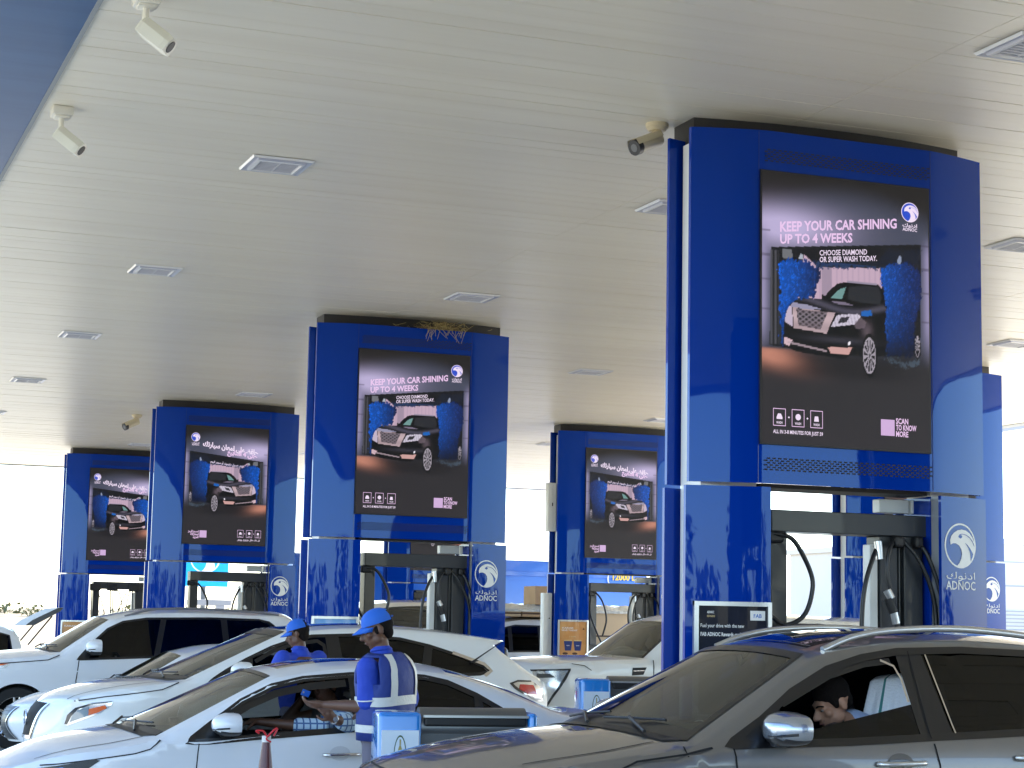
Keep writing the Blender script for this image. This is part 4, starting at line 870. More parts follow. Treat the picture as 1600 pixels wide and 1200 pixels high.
# ---- white hatch-backed SUV (second lane)
def rx():
    prof = [(2.74, .30, 2.50, .28), (2.68, .55, 2.42, .5), (2.66, .78, 2.45, .80), (2.71, .925, 2.55, .94), (2.88, 1.01, 2.72, 1.035), (3.25, 1.085, 3.1, 1.125), (3.78, 1.15, 3.55, 1.165),
            (4.76, 1.60, 4.62, 1.635), (5.2, 1.645, 5.15, 1.69), (5.7, 1.655, 5.7, 1.70), (6.3, 1.625, 6.3, 1.665), (6.92, 1.555, 7.0, 1.575), (6.78, 1.515, 6.86, 1.52), (7.14, 1.27, 7.22, 1.28), (7.34, 1.14, 7.44, 1.14), (7.36, .80, 7.46, .82), (7.28, .32, 7.38, .32)]
    c = Car('white_hatchback', 'pearl white crossover with rear spoiler, wiper and red tail lamp behind the saloon', 'car', 4.9, 17.6, 1.88, prof, PEARL, 1.06, .48, (.34, .85), (.22, .7), (6, 7, 11, 12), .05, (.92, .01, .03), GROUPC)
    c.hdr, c.rbk = 7, 10
    dlo = [(3.94, 1.145), (4.1, 1.245), (4.3, 1.35), (4.55, 1.465), (4.76, 1.535), (4.95, 1.575), (5.37, 1.592), (5.83, 1.562), (6.12, 1.50), (6.45, 1.40), (6.66, 1.305), (6.70, 1.265), (6.60, 1.238), (6.2, 1.22), (5.6, 1.195), (4.8, 1.165)]
    s0, s1 = c.s_at(6)+.01, c.s_at(7)-.01; wsr = [(s0, -.89), (s1, -.86), (s1, .86), (s0, .89)]; rw = [(c.s_at(12)+.02, -.84), (c.s_at(13)-.02, -.9), (c.s_at(13)-.02, .9), (c.s_at(12)+.02, .84)]
    c.body([(3.42, .37, .40), (6.45, .37, .40)], .26, dlo, [wsr, rw]); c.tpatch('windscreen', wsr, GWIND, 0, .07); c.tpatch('rear_window', rw, GTINT, 0, .08)
    mb = MB(); c.tstrip(mb, [(s1-.05, -.86), (s1-.05, .86)], .12, TRIM, .003); c.tstrip(mb, [(s0+.03, -.88), (s0+.03, .88)], .07, TRIM, .003); mb.build('windscreen_surround', c.root)
    c.tpatch('cowl_panel', [(c.s_at(5, .8), -.8), (s0, -.88), (s0, .88), (c.s_at(5, .8), .8)], BLACK, .004)
    r0, r1 = c.s_at(7)+.05, c.s_at(9); c.tpatch('sunroof', [(r0, -.6), (r1, -.6), (r1, .6), (r0, .6)], mat('roof_glass', (.008, .009, .014), .06, 0, 1, .01), .003, .08)
    c.panes('window', [(5.24, 1.187), (6.0, 1.215), (6.08, 1.50), (5.83, 1.55), (5.37, 1.58), (5.2, 1.575)], GTINT); c.panes('quarter_window', [(6.08, 1.22), (6.60, 1.245), (6.68, 1.268), (6.64, 1.305), (6.45, 1.39), (6.15, 1.48)], GTINT)
    c.panes('window', [(4.35, 1.158), (5.12, 1.182), (5.10, 1.575), (4.95, 1.565), (4.76, 1.525), (4.55, 1.455), (4.38, 1.375)], GDOOR, sides=(1,))
    for nm, poly in (('door_pillar', [(5.10, 1.178), (5.25, 1.185), (5.21, 1.586), (5.08, 1.582)]), ('mirror_triangle', [(3.94, 1.145), (4.35, 1.158), (4.36, 1.385), (4.3, 1.35)]), ('door_pillar', [(5.99, 1.213), (6.09, 1.22), (6.15, 1.49), (6.07, 1.51)])): c.patch(nm, poly, TRIM, -.002)
    frame_strip(c, dlo, .03, .002); mb = MB(); c.strip(mb, [(4.38, 1.33), (4.56, 1.43), (4.76, 1.495), (5.0, 1.53), (5.06, 1.49), (5.08, 1.3)], .035, TRIM, -.005); c.strip(mb, [(6.35, 1.44), (6.66, 1.335), (6.725, 1.27), (6.65, 1.225)], .03, CHROME, .003); mb.build('window_channel', c.root)
    mb = MB(); c.strip(mb, [(4.02, 1.14), (4.0, .9), (4.02, .4)], .009, SEAM); c.strip(mb, [(5.17, 1.175), (5.2, .9), (5.2, .4)], .009, SEAM); c.strip(mb, [(3.66, 1.135), (3.5, 1.07), (3.3, 1.04), (3.0, 1.0), (2.75, .955)], .009, SEAM); mb.build('door_gap', c.root)
    h = c.patch('headlight', [(2.68, .745), (2.70, .83), (2.76, .895), (2.90, .945), (3.07, .965), (3.06, .93), (2.97, .855), (2.82, .785), (2.71, .735)], LAMPI, .004)
    c.patch('lamp_surround', [(2.68, .745), (2.70, .83), (2.76, .895), (2.90, .945), (3.07, .965), (3.05, .952), (2.90, .930), (2.78, .882), (2.73, .82), (2.70, .745)], LAMPD, .009, parent=h); c.patch('indicator_lens', [(2.86, .885), (3.0, .925), (3.02, .90), (2.95, .86), (2.87, .83)], AMBER, .009, parent=h)
    c.patch('lamp_lens', [(2.72, .765), (2.74, .83), (2.79, .88), (2.87, .91), (2.87, .83), (2.80, .80)], mat('clear_lens', (.25, .30, .33), .06, .2, 1), .009, parent=h)
    for sg in (-1, 1):
        pass
    h = c.patch('tail_light', [(6.90, 1.155), (7.0, 1.185), (7.16, 1.18), (7.30, 1.10), (7.31, .97), (7.2, .985), (7.05, 1.05), (6.95, 1.10)], LAMPI, .004); c.patch('red_section', [(7.0, 1.10), (7.02, 1.145), (7.18, 1.135), (7.22, 1.04), (7.1, 1.05)], RED, .009, parent=h); c.patch('lamp_surround', [(6.90, 1.155), (7.0, 1.185), (7.16, 1.18), (7.16, 1.165), (7.0, 1.168), (6.94, 1.15), (7.05, 1.06), (7.04, 1.05), (6.95, 1.10)], LAMPD, .006, parent=h)
    g0, g1 = c.s_at(1, .35), c.s_at(3, -.0)-.02; gr = c.tpatch('grille', [(g0, -.34), (g1, -.56), (g1, .56), (g0, .34)], mat('grille_mesh', (.012, .012, .013), .7, spec=.2), .0); gr.location.x -= .008
    mb = MB(); c.tstrip(mb, [(g0, -.36), (g1, -.58)], .05, CHROME, .0); c.tstrip(mb, [(g0, .36), (g1, .58)], .05, CHROME, .0); c.tstrip(mb, [(g0, -.36), (g0, .36)], .03, CHROME, .0); o = mb.build('grille_surround', gr); o.location.x -= .006; mb = MB(); n = 20; ccx = Vector(c.tp((g0+g1)/2, -.0, 0)); mb.tube([ccx+Vector((-.02, .09*math.cos(a), .065*math.sin(a))) for a in np.linspace(0, 6.283, 24)], .008, CHROME, 6, 0, False); mb.build('badge', gr)
    c.mirror(4.22, 1.24, PEARL, .24, .17, .16); c.wheel(3.42, .37); c.wheel(6.45, .37); c.interior(3.78, 7.0, 1.10, 1.16, 1.6); c.wipers(s0)
    m = MB(); p = Vector((6.05-c.ox, 1.0, 0)); 
    a = Vector(c.tp(c.s_at(13, -.0)-.05, -.25, .02)); b = Vector(c.tp(c.s_at(12)+.12, .2, .03)); m.tube([a, b], .008, BLACK, 6, 0); m.build('rear_wiper', c.root)
    m = MB(); a = Vector(c.sp(6.52, 1.345, .01)); m.tube([a, a+Vector((.30, -.06, .21))], [.009, .004], BLACK, 6, 0); m.build('aerial', c.root)
    mb = MB(); c.tstrip(mb, [(c.s_at(3, .3), -.84), (c.s_at(4), -.84), (c.s_at(6)-.05, -.82)], .012, SEAM, .003); mb.build('bonnet_gap', c.root)
    return c
rx_ = rx()
# ---- small low saloon between the two SUVs
def small():
    prof = [(3.2, .26, 2.96, .24), (3.12, .42, 2.88, .40), (3.14, .58, 2.90, .58), (3.26, .70, 3.04, .71), (3.48, .77, 3.32, .815), (3.9, .84, 3.78, .90), (4.32, .93, 4.18, .97), (4.92, 1.27, 4.85, 1.33), (5.4, 1.35, 5.35, 1.425), (6.0, 1.345, 6.0, 1.42), (6.5, 1.28, 6.55, 1.33), (7.2, 1.0, 7.3, 1.03), (7.7, .96, 7.8, .98), (7.75, .7, 7.85, .72), (7.68, .3, 7.78, .3)]
    c = Car('low_saloon', 'low white saloon with slatted dark grille, half hidden behind the pearl crossover', 'car', 5.3, 23.2, 1.82, prof, WHITE, .88, .55, (.34, .8), (.22, .7), (6, 7), .045, None, GROUPC)
    c.hdr, c.rbk = 7, 9; dlo = [(4.46, .96), (4.7, 1.10), (4.95, 1.225), (5.3, 1.30), (5.9, 1.31), (6.4, 1.23), (6.75, 1.08), (6.7, 1.02), (5.5, .985)]
    s0, s1 = c.s_at(6)+.01, c.s_at(7)-.01; wsr = [(s0, -.89), (s1, -.86), (s1, .86), (s0, .89)]; rw = [(c.s_at(10)+.03, -.82), (c.s_at(11)-.1, -.84), (c.s_at(11)-.1, .84), (c.s_at(10)+.03, .82)]
    c.body([(3.95, .32, .35), (6.75, .32, .35)], .22, dlo, [wsr, rw], .07); c.tpatch('windscreen', wsr, GWIND, 0, .07); c.tpatch('rear_window', rw, GTINT, 0, .09); c.panes('window', dlo, GTINT); frame_strip(c, dlo, .03)
    c.tpatch('cowl_panel', [(c.s_at(5, .8), -.8), (s0, -.88), (s0, .88), (c.s_at(5, .8), .8)], BLACK, .004)
    h = c.patch('headlight', [(3.18, .60), (3.22, .67), (3.40, .715), (3.62, .735), (3.58, .69), (3.4, .64), (3.25, .60)], LAMPI, .005); c.patch('lamp_lens', [(3.30, .645), (3.36, .69), (3.54, .715), (3.5, .68)], mat('clear_lens', (.25, .30, .33), .06, .2, 1), .008, parent=h)
    g0, g1 = .03, c.s_at(2, .55); gr = c.tpatch('grille', [(g0, -.62), ((g0+g1)/2, -.38), (g1, -.55), (g1, .55), ((g0+g1)/2, .38), (g0, .62)], DGREY, .0); gr.location.x -= .01
    m = MB()
    for k in range(9): q = g0+(g1-g0)*(k+.5)/9; c.tstrip(m, [(q, -.42), (q, .42)], .007, MGREY, .0)
    c.tstrip(m, [(g0, -.62), ((g0+g1)/2, -.38), (g1, -.55)], .02, CHROME, 0); o = m.build('grille_slats', gr); o.location.x -= .012
    c.wheel(3.95, .32); c.wheel(6.75, .32); c.interior(4.32, 6.6, .93, .95, 1.33); c.wipers(s0); c.mirror(4.72, 1.06, WHITE, .2, .14, .13, sides=(-1,))
    return c
small_ = small()
# ---- big white SUV
def lc():
    prof = [(2.35, .45, 2.10, .43), (2.30, .75, 2.05, .72), (2.33, 1.0, 2.08, 1.0), (2.45, 1.11, 2.25, 1.13), (2.85, 1.16, 2.7, 1.22), (3.3, 1.19, 3.2, 1.275), (3.85, 1.25, 3.65, 1.31), (4.50, 1.70, 4.40, 1.755), (4.95, 1.79, 4.95, 1.855), (5.6, 1.82, 5.6, 1.885), (6.4, 1.80, 6.4, 1.87), (7.0, 1.74, 7.05, 1.82), (7.2, 1.28, 7.3, 1.30), (7.26, .9, 7.36, .9), (7.2, .45, 7.3, .45)]
    c = Car('large_suv', 'large white SUV with long dark tinted windows at left under the Arabic screens', 'car', 4.9, 26.0, 1.97, prof, WHITE, 1.14, .34, (.28, .7), (.15, .5), (6, 7), .05, (1.0, .012, .01), GROUPC)
    c.hdr, c.rbk = 7, 11; dlo = [(4.03, 1.18), (4.12, 1.28), (4.25, 1.42), (4.43, 1.585), (4.64, 1.685), (4.96, 1.735), (5.84, 1.755), (6.51, 1.745), (6.65, 1.715), (6.80, 1.60), (6.95, 1.40), (6.96, 1.30), (6.2, 1.27), (5.05, 1.225)]
    s0, s1 = c.s_at(6)+.01, c.s_at(7)-.01; wsr = [(s0, -.89), (s1, -.87), (s1, .87), (s0, .89)]; rw = [(c.s_at(11)+.04, -.84), (c.s_at(12)-.05, -.86), (c.s_at(12)-.05, .86), (c.s_at(11)+.04, .84)]
    c.body([(3.28, .42, .44), (6.15, .42, .44)], .36, dlo, [wsr, rw], .07); c.tpatch('windscreen', wsr, GWIND, 0, .08); c.tpatch('rear_window', rw, GTINT, 0, .09)
    c.tpatch('cowl_panel', [(c.s_at(5, .85), -.8), (s0, -.88), (s0, .88), (c.s_at(5, .85), .8)], BLACK, .004)
    for poly in ([(4.10, 1.19), (5.05, 1.23), (5.16, 1.735), (4.96, 1.725), (4.66, 1.675), (4.43, 1.57), (4.25, 1.40)], [(5.11, 1.232), (6.02, 1.265), (5.98, 1.745), (5.22, 1.735)]): c.panes('window', poly, GTINT)
    c.panes('quarter_window', [(6.08, 1.268), (6.94, 1.305), (6.93, 1.40), (6.78, 1.59), (6.62, 1.70), (6.5, 1.735), (6.05, 1.745)], GTINT)
    for poly in ([(5.04, 1.225), (5.12, 1.23), (5.23, 1.745), (5.15, 1.742)], [(6.01, 1.262), (6.09, 1.268), (6.06, 1.752), (5.97, 1.75)]): c.patch('door_pillar', poly, TRIM, -.001)
    c.patch('mirror_triangle', [(4.03, 1.18), (4.18, 1.19), (4.27, 1.44)], TRIM, -.001); frame_strip(c, dlo, .03)
    mb = MB(); c.strip(mb, [(4.05, 1.175), (4.02, .9), (4.05, .5)], .012, SEAM); c.strip(mb, [(5.08, 1.22), (5.1, .5)], .012, SEAM); c.strip(mb, [(3.80, 1.235), (3.65, 1.17), (3.2, 1.13), (2.6, 1.085)], .012, SEAM); mb.build('door_gap', c.root)
    c.mirror(4.24, 1.345, WHITE, .25, .2, .18); h = c.patch('headlight', [(2.42, .93), (2.5, 1.05), (2.9, 1.10), (3.17, 1.115), (3.1, 1.06), (2.7, .96)], LAMPI, .005); c.patch('indicator_lens', [(2.85, 1.045), (3.15, 1.115), (2.85, 1.105)], AMBER, .009, parent=h)
    for sg in (-1, 1):
        mb = MB(); mb.tube([Vector(c.tp(S_, sg*.88, h_)) for S_, h_ in ((c.s_at(7)+.25, .0), (c.s_at(8)+.1, .04), (c.s_at(9), .045), (c.s_at(10), .04), (c.s_at(10)+.45, 0))], .016, mat('grey_rail', (.2, .2, .22), .4, .4), 8, 4); mb.build('roof_rail', c.root, 50)
    c.wheel(3.28, .41, .27); c.wheel(6.15, .41, .27); c.interior(3.85, 7.0, 1.2, 1.22, 1.75); c.wipers(s0); c.handle(4.85, 5.03, 1.05); c.handle(5.8, 5.98, 1.07); return c
lc_ = lc()
# ---- white SUV with C-shaped headlights (right of centre)
def rp():
    prof = [(7.88, .45, 7.66, .43), (7.83, .75, 7.60, .72), (7.86, 1.05, 7.62, 1.05), (7.98, 1.27, 7.76, 1.29), (8.3, 1.33, 8.15, 1.375), (8.75, 1.36, 8.6, 1.40), (9.22, 1.375, 9.05, 1.405), (9.72, 1.755, 9.62, 1.81), (10.1, 1.84, 10.05, 1.90), (10.9, 1.86, 10.9, 1.925), (11.7, 1.84, 11.7, 1.90), (12.4, 1.78, 12.5, 1.84), (12.65, 1.30, 12.75, 1.32), (12.7, .9, 12.8, .9), (12.6, .45, 12.7, .45)]
    c = Car('tall_suv', 'tall white SUV with slim C-shaped headlight in front of the coffee poster', 'car', 10.2, 19.3, 1.98, prof, PEARL, 1.28, .33, (.24, .6), (.15, .5), (6, 7), .06, (1.05, .01, .0), GROUPC)
    c.hdr, c.rbk = 7, 11; dlo = [(9.45, 1.385), (9.72, 1.60), (9.95, 1.72), (10.3, 1.785), (11.4, 1.79), (12.2, 1.74), (12.3, 1.45), (11, 1.41)]
    s0, s1 = c.s_at(6)+.01, c.s_at(7)-.01; wsr = [(s0, -.90), (s1, -.88), (s1, .88), (s0, .90)]; rw = [(c.s_at(11)+.04, -.84), (c.s_at(12)-.05, -.86), (c.s_at(12)-.05, .86), (c.s_at(11)+.04, .84)]
    c.body([(8.72, .46, .50), (11.6, .46, .50)], .38, dlo, [wsr, rw], .07); c.tpatch('windscreen', wsr, GWIND, 0, .07); c.tpatch('rear_window', rw, GTINT, 0, .09); c.panes('window', dlo, GTINT); frame_strip(c, dlo, .035)
    mb = MB(); c.tstrip(mb, [(s0, -.88), (s1, -.86)], .04, TRIM, .004); c.tstrip(mb, [(s0, .88), (s1, .86)], .04, TRIM, .004); mb.build('windscreen_surround', c.root)
    h = c.patch('headlight', [(7.88, 1.245), (8.24, 1.255), (8.19, 1.16), (8.08, .98), (8.0, .86), (7.93, .86), (7.97, 1.0), (8.02, 1.12), (7.90, 1.13)], LAMPI, .004)
    c.patch('lamp_surround', [(7.86, 1.25), (8.26, 1.268), (8.255, 1.25), (7.87, 1.23)], TRIM, .008, parent=h); c.patch('lamp_surround', [(8.24, 1.262), (8.26, 1.255), (8.21, 1.15), (8.09, .97), (8.02, .85), (8.0, .86), (8.07, .985), (8.18, 1.16)], TRIM, .008, parent=h); c.patch('lamp_insert', [(7.92, 1.16), (8.10, 1.17), (8.04, 1.21), (7.92, 1.205)], LAMPD, .008, parent=h)
    c.patch('fog_panel', [(7.89, .80), (8.25, .82), (8.12, .66), (7.89, .64)], DGREY, .004)
    c.patch('side_vent', [(8.99, 1.285), (9.16, 1.29), (9.12, 1.21), (8.98, 1.20)], BLACK, .004); mb = MB(); c.strip(mb, [(8.98, 1.18), (9.2, 1.185)], .015, TRIM, .004); c.strip(mb, [(9.0, 1.25), (9.14, 1.255)], .008, CHROME, .006); c.strip(mb, [(9.25, 1.37), (9.24, 1.0), (9.3, .6)], .010, SEAM); c.strip(mb, [(8.28, 1.32), (8.42, 1.30), (8.5, 1.25)], .008, SEAM)
    c.strip(mb, [(8.72+.56*math.cos(a), .46+.56*math.sin(a)) for a in np.linspace(.2, 2.9, 16)], .012, mat('arch_lip', (.5, .52, .54), .35, 0, 1), .004); mb.build('door_gap', c.root)
    m = MB(); m.bbox(9.48-c.ox, 9.62-c.ox, -1.22, -1.0, 1.36, 1.56, PEARL, .03); m.build('side_mirror', c.root, 50)
    DUST = mat('dashboard_cloth', (.32, .36, .37), .8); m = MB(); m.ell((9.45-c.ox, .1, 1.42), (.18, .5, .055), DUST, 16); m.ell((9.5-c.ox, .35, 1.44), (.12, .2, .07), DUST, 12); m.ell((9.42-c.ox, -.2, 1.42), (.1, .2, .05), DUST, 12); m.build('dashboard_cover', c.root, 60)
    g0, g1 = c.s_at(1), c.s_at(2, .9); gr = c.tpatch('grille', [(g0, -.6), (g1, -.6), (g1, .6), (g0, .6)], DGREY, 0); gr.location.x -= .01
    c.wheel(8.72, .43, .28); c.wheel(11.6, .43, .28); c.interior(9.25, 12.4, 1.34, 1.38, 1.8); return c
rp_car = rp()
# ---- simple distant vehicles, same builder
def far_vehicle(name, label, cat, x0, y0, Ln, Ht, belt, W, paint, van=False, nose_l=1.1):
    c0 = belt-.03; a = x0
    if van: prof = [(a+.2, .4, a, .38), (a+.15, .7, a-.05, .7), (a+.2, 1.0, a+.02, 1.0), (a+.55, 1.15, a+.35, 1.2), (a+.75, 1.25, a+.6, 1.3), (a+1.35, Ht-.14, a+1.3, Ht-.06), (a+1.8, Ht-.05, a+1.8, Ht), (a+3, Ht-.05, a+3, Ht), (a+Ln-.1, Ht-.08, a+Ln-.05, Ht-.03), (a+Ln, 1.0, a+Ln+.06, 1.0), (a+Ln-.03, .4, a+Ln+.04, .4)]; w0, w1, b0 = 4, 5, 8
    else: prof = [(a+.2, .4, a, .38), (a+.15, .7, a-.05, .7), (a+.2, belt-.2, a+.02, belt-.2), (a+.4, belt-.1, a+.25, belt-.07), (a+nose_l, belt-.02, a+nose_l-.15, belt+.03), (a+nose_l+.65, Ht-.12, a+nose_l+.6, Ht-.06), (a+nose_l+1.2, Ht-.05, a+nose_l+1.2, Ht), (a+3, Ht-.05, a+3, Ht), (a+Ln-.3, Ht-.12, a+Ln-.25, Ht-.06), (a+Ln, belt, a+Ln+.06, belt), (a+Ln-.03, .4, a+Ln+.04, .4)]; w0, w1, b0 = 4, 5, 8
    c = Car(name, label, cat, x0+Ln/2, y0, W, prof, paint, belt-.05, .30 if not van else .16, (.24, .6), (.12, .4), (w0, w1), .05, None, GROUPC)
    c.hdr, c.rbk = w1, b0; xa = prof[w0][0]+.22; xb = prof[w1][0]
    dlo = [(xa, belt), (xb-.05, Ht-.24), (xb+.3, Ht-.16), (a+Ln-.55, Ht-.17), (a+Ln-.25, Ht-.25), (a+Ln-.2, belt+.04)]
    s0, s1 = c.s_at(w0)+.02, c.s_at(w1)-.01; wsr = [(s0, -.89), (s1, -.87), (s1, .87), (s0, .89)]; rw = [(c.s_at(b0)+.06, -.82), (c.s_at(b0, .55), -.84), (c.s_at(b0, .55), .84), (c.s_at(b0)+.06, .82)]
    c.body([(a+.95, .36, .40), (a+Ln-.95, .36, .40)], .3, dlo, [wsr, rw], .1); c.tpatch('windscreen', wsr, GWIND, 0, .1); c.tpatch('rear_window', rw, GTINT, 0, .1)
    n = 3; xs = np.linspace(xa, a+Ln-.2, n+1); c.panes('window', dlo, GTINT); 
    for x in xs[1:-1]: c.patch('door_pillar', [(x-.04, belt+.0), (x+.04, belt+.0), (x+.04, Ht-.18), (x-.04, Ht-.18)], TRIM if not van else paint, .003)
    frame_strip(c, dlo, .03); c.patch('headlight', [(a+.22, belt-.35), (a+.3, belt-.22), (a+.7, belt-.2), (a+.6, belt-.3)], LAMPI, .005); c.patch('tail_light', [(a+Ln-.22, belt-.3), (a+Ln-.2, belt-.02), (a+Ln-.04, belt-.05), (a+Ln-.04, belt-.3)], RED, .005)
    c.wheel(a+.95, .35); c.wheel(a+Ln-.95, .35); c.interior(prof[w0][0], a+Ln-.3, belt-.03, belt, Ht-.1); c.mirror(xa+.12, belt+.1, BLACK if van else paint, .2, .2, .12, sides=(-1,), lamp=False); return c
v1 = far_vehicle('white_van', 'white van with black mirror seen through the pump opening under the bird nest', 'van', 7.55, 25.0, 2.2+2.3, 2.05, 1.25, 1.9, mat('cream_white_paint', (.72, .70, .62), .35, 0, 1), True)
v1.root.rotation_euler = (0, 0, R(78)); v1.root.location = (8.95, 26.6, 0)
v3 = far_vehicle('parked_suv', 'white SUV with raised tailgate at the far left edge by the desert', 'car', -.05, 36.0, 4.65, 1.66, 1.1, 1.86, WHITE)
m = MB(); bx = 4.75-v3.ox
vv = MB()
tg = MB(); q = [(bx-.12, 1.60), (bx, 1.70), (bx+.45, 1.93), (bx+.55, 1.94), (bx+.5, 1.87), (bx+.05, 1.61)]
vs = [(x, yy, z) for yy in (-.8, .8) for x, z in q]; n = len(q); tg.add(vs, [tuple(range(n)), tuple(range(n, 2*n))[::-1]]+[(i, (i+1) % n, n+(i+1) % n, n+i) for i in range(n)], MGREY); tgo = tg.build('tailgate', v3.root)
m = MB(); m.tube([(bx-.05, -.74, 1.25), (bx+.36, -.74, 1.78)], .015, BLACK, 6, 0); m.tube([(bx-.05, .74, 1.25), (bx+.36, .74, 1.78)], .015, BLACK, 6, 0); m.build('strut', tgo)

# ------------------------------------------------------------------ people (bodies grown from overlapping volumes, fused into one skin)
def fuse(parts, name, m, parent, vox=.009, smooth=4, fn=None):
    mb = MB()
    for p in parts:
        if p[0] == 'e': mb.ell(p[1], p[2], m, 20, p[3] if len(p) > 3 else None)
        else: mb.tube(p[1], p[2], m, 14, p[3] if len(p) > 3 else 0); [mb.ell(q, (r_,)*3, m, 12) for q, r_ in ((p[1][0], p[2][0]), (p[1][-1], p[2][-1]))]
    o = mb.build(name); bpy.context.view_layer.update()
    md = o.modifiers.new('r', 'REMESH'); md.mode = 'VOXEL'; md.voxel_size = vox; md.use_smooth_shade = True
    if smooth: s_ = o.modifiers.new('s', 'SMOOTH'); s_.iterations = smooth; s_.factor = .5
    me = bpy.data.meshes.new_from_object(o.evaluated_get(bpy.context.evaluated_depsgraph_get())); old = o.data; o.modifiers.clear(); o.data = me; bpy.data.meshes.remove(old)
    me.materials.clear(); me.materials.append(m); me.polygons.foreach_set('material_index', [0]*len(me.polygons)); me.polygons.foreach_set('use_smooth', [True]*len(me.polygons))
    if parent: o.parent = parent
    if fn: fn(o)
    return o
SKIN = mat('brown_skin', (.115, .052, .030), .5, 0, 0, var=(9, .3, (.09, .04, .024), (1, 1, 1))); SKIN2 = mat('tan_skin', (.42, .22, .14), .5, var=(9, .3, (.28, .135, .085), (1, 1, 1)))
HAIR = mat('black_hair', (.011, .008, .007), .85, bump=(220, .6), spec=.15); SHIRT = mat('royal_blue_shirt', (.012, .05, .42), .75, bump=(11, .5, .03)); CAPM = mat('blue_cap', (.012, .12, .55), .7, bump=(300, .15)); VEST = mat('blue_vest', (.012, .035, .21), .65, bump=(9, .55, .03)); REFL = mat('reflective_tape', (.62, .63, .60), .4, bump=(60, .3)); TROUS = mat('mauve_grey_trousers', (.14, .13, .17), .85, bump=(14, .3)); NAIL = mat('watch_steel', (.5, .5, .5), .25, .9); EYEW = mat('eye_white', (.28, .25, .23), .4)
LIP = mat('lip', (.12, .04, .035), .5)
def head_parts(c, d, up, s=1.0):
    """c centre of the cranium, d facing direction, up vector; gives (parts, frame function)"""
    d = d.normalized(); r = d.cross(up).normalized(); u = r.cross(d).normalized(); M3 = Matrix((r, d, u)).transposed()
    q = lambda a, b, e: c+(r*a+d*b+u*e)*s
    P = [('e', q(0, -.012, .03), (.074*s, .093*s, .088*s), M3), ('e', q(0, .035, -.045), (.058*s, .062*s, .075*s), M3), ('e', q(0, .06, -.098), (.028*s, .026*s, .022*s), M3), ('e', q(0, .078, .018), (.05*s, .02*s, .02*s), M3),
         ('t', [q(0, .088, .008), q(0, .118, -.032)], [.009*s, .014*s]), ('e', q(0, .106, -.037), (.021*s, .015*s, .011*s), M3), ('e', q(0, .09, -.063), (.024*s, .012*s, .008*s), M3), ('e', q(0, .087, -.074), (.02*s, .012*s, .008*s), M3)]
    for k in (-1, 1): P += [('e', q(k*.045, .062, -.022), (.022*s, .022*s, .022*s), M3), ('e', q(k*.076, -.012, -.012), (.010*s, .019*s, .032*s), M3), ('e', q(k*.05, .02, -.06), (.018*s, .035*s, .03*s), M3)]
    return P, q, M3
def face_bits(q, M3, parent, s=1.0, brow=HAIR, lip=LIP):
    for k in (-1, 1):
        m = MB(); m.ell(q(k*.031, .083, -.002), (.012*s, .007*s, .007*s), EYEW, 10, M3); m.ell(q(k*.031, .089, -.002), (.0055*s, .003*s, .0055*s), BLACK, 8, M3); m.build('eye', parent, 60)
        m = MB(); m.tube([q(k*.015, .098, .018), q(k*.034, .095, .024), q(k*.052, .078, .017)], .0045*s, brow, 6, 3); m.build('eyebrow', parent, 60)
    m = MB(); m.tube([q(-.02, .095, -.068), q(0, .103, -.066), q(.02, .095, -.068)], .0035*s, lip, 6, 3); m.build('mouth', parent, 60)
def hand_parts(wrist, d, n, spread=1, curl=.5, thumb=1):
    """wrist point, forward direction d, palm normal n; five fingers"""
    d = d.normalized(); n = (n-d*n.dot(d)).normalized(); s = d.cross(n).normalized(); P = []
    P.append(('t', [wrist, wrist+d*.05], [.024, .03])); 
    for k in (-1.5, -.5, .5, 1.5): P.append(('t', [wrist+d*.02+s*k*.012, wrist+d*.085+s*k*.019], [.017, .0145]))
    for k, L_ in ((-1.5, .062), (-.5, .075), (.5, .070), (1.5, .055)):
        b = wrist+d*.088+s*k*.0195; a = [b]; dd = d.copy(); cur = b
        for j, f in enumerate((.45, .32, .25)):
            dd = (dd*math.cos(curl*(.6+.4*j))+n*math.sin(curl*(.6+.4*j))).normalized(); cur = cur+dd*L_*f*1.1; a.append(cur)
        P.append(('t', a, [.0098, .0092, .0085, .0072]))
    b = wrist+d*.028+s*thumb*.03; P.append(('t', [b, b+(d*.5+s*thumb*.7+n*.3).normalized()*.035, b+(d*.9+s*thumb*.65+n*.6).normalized()*.065, b+(d*1.0+s*thumb*.4+n*.8).normalized()*.085], [.014, .012, .0105, .008])); return P
V = Vector
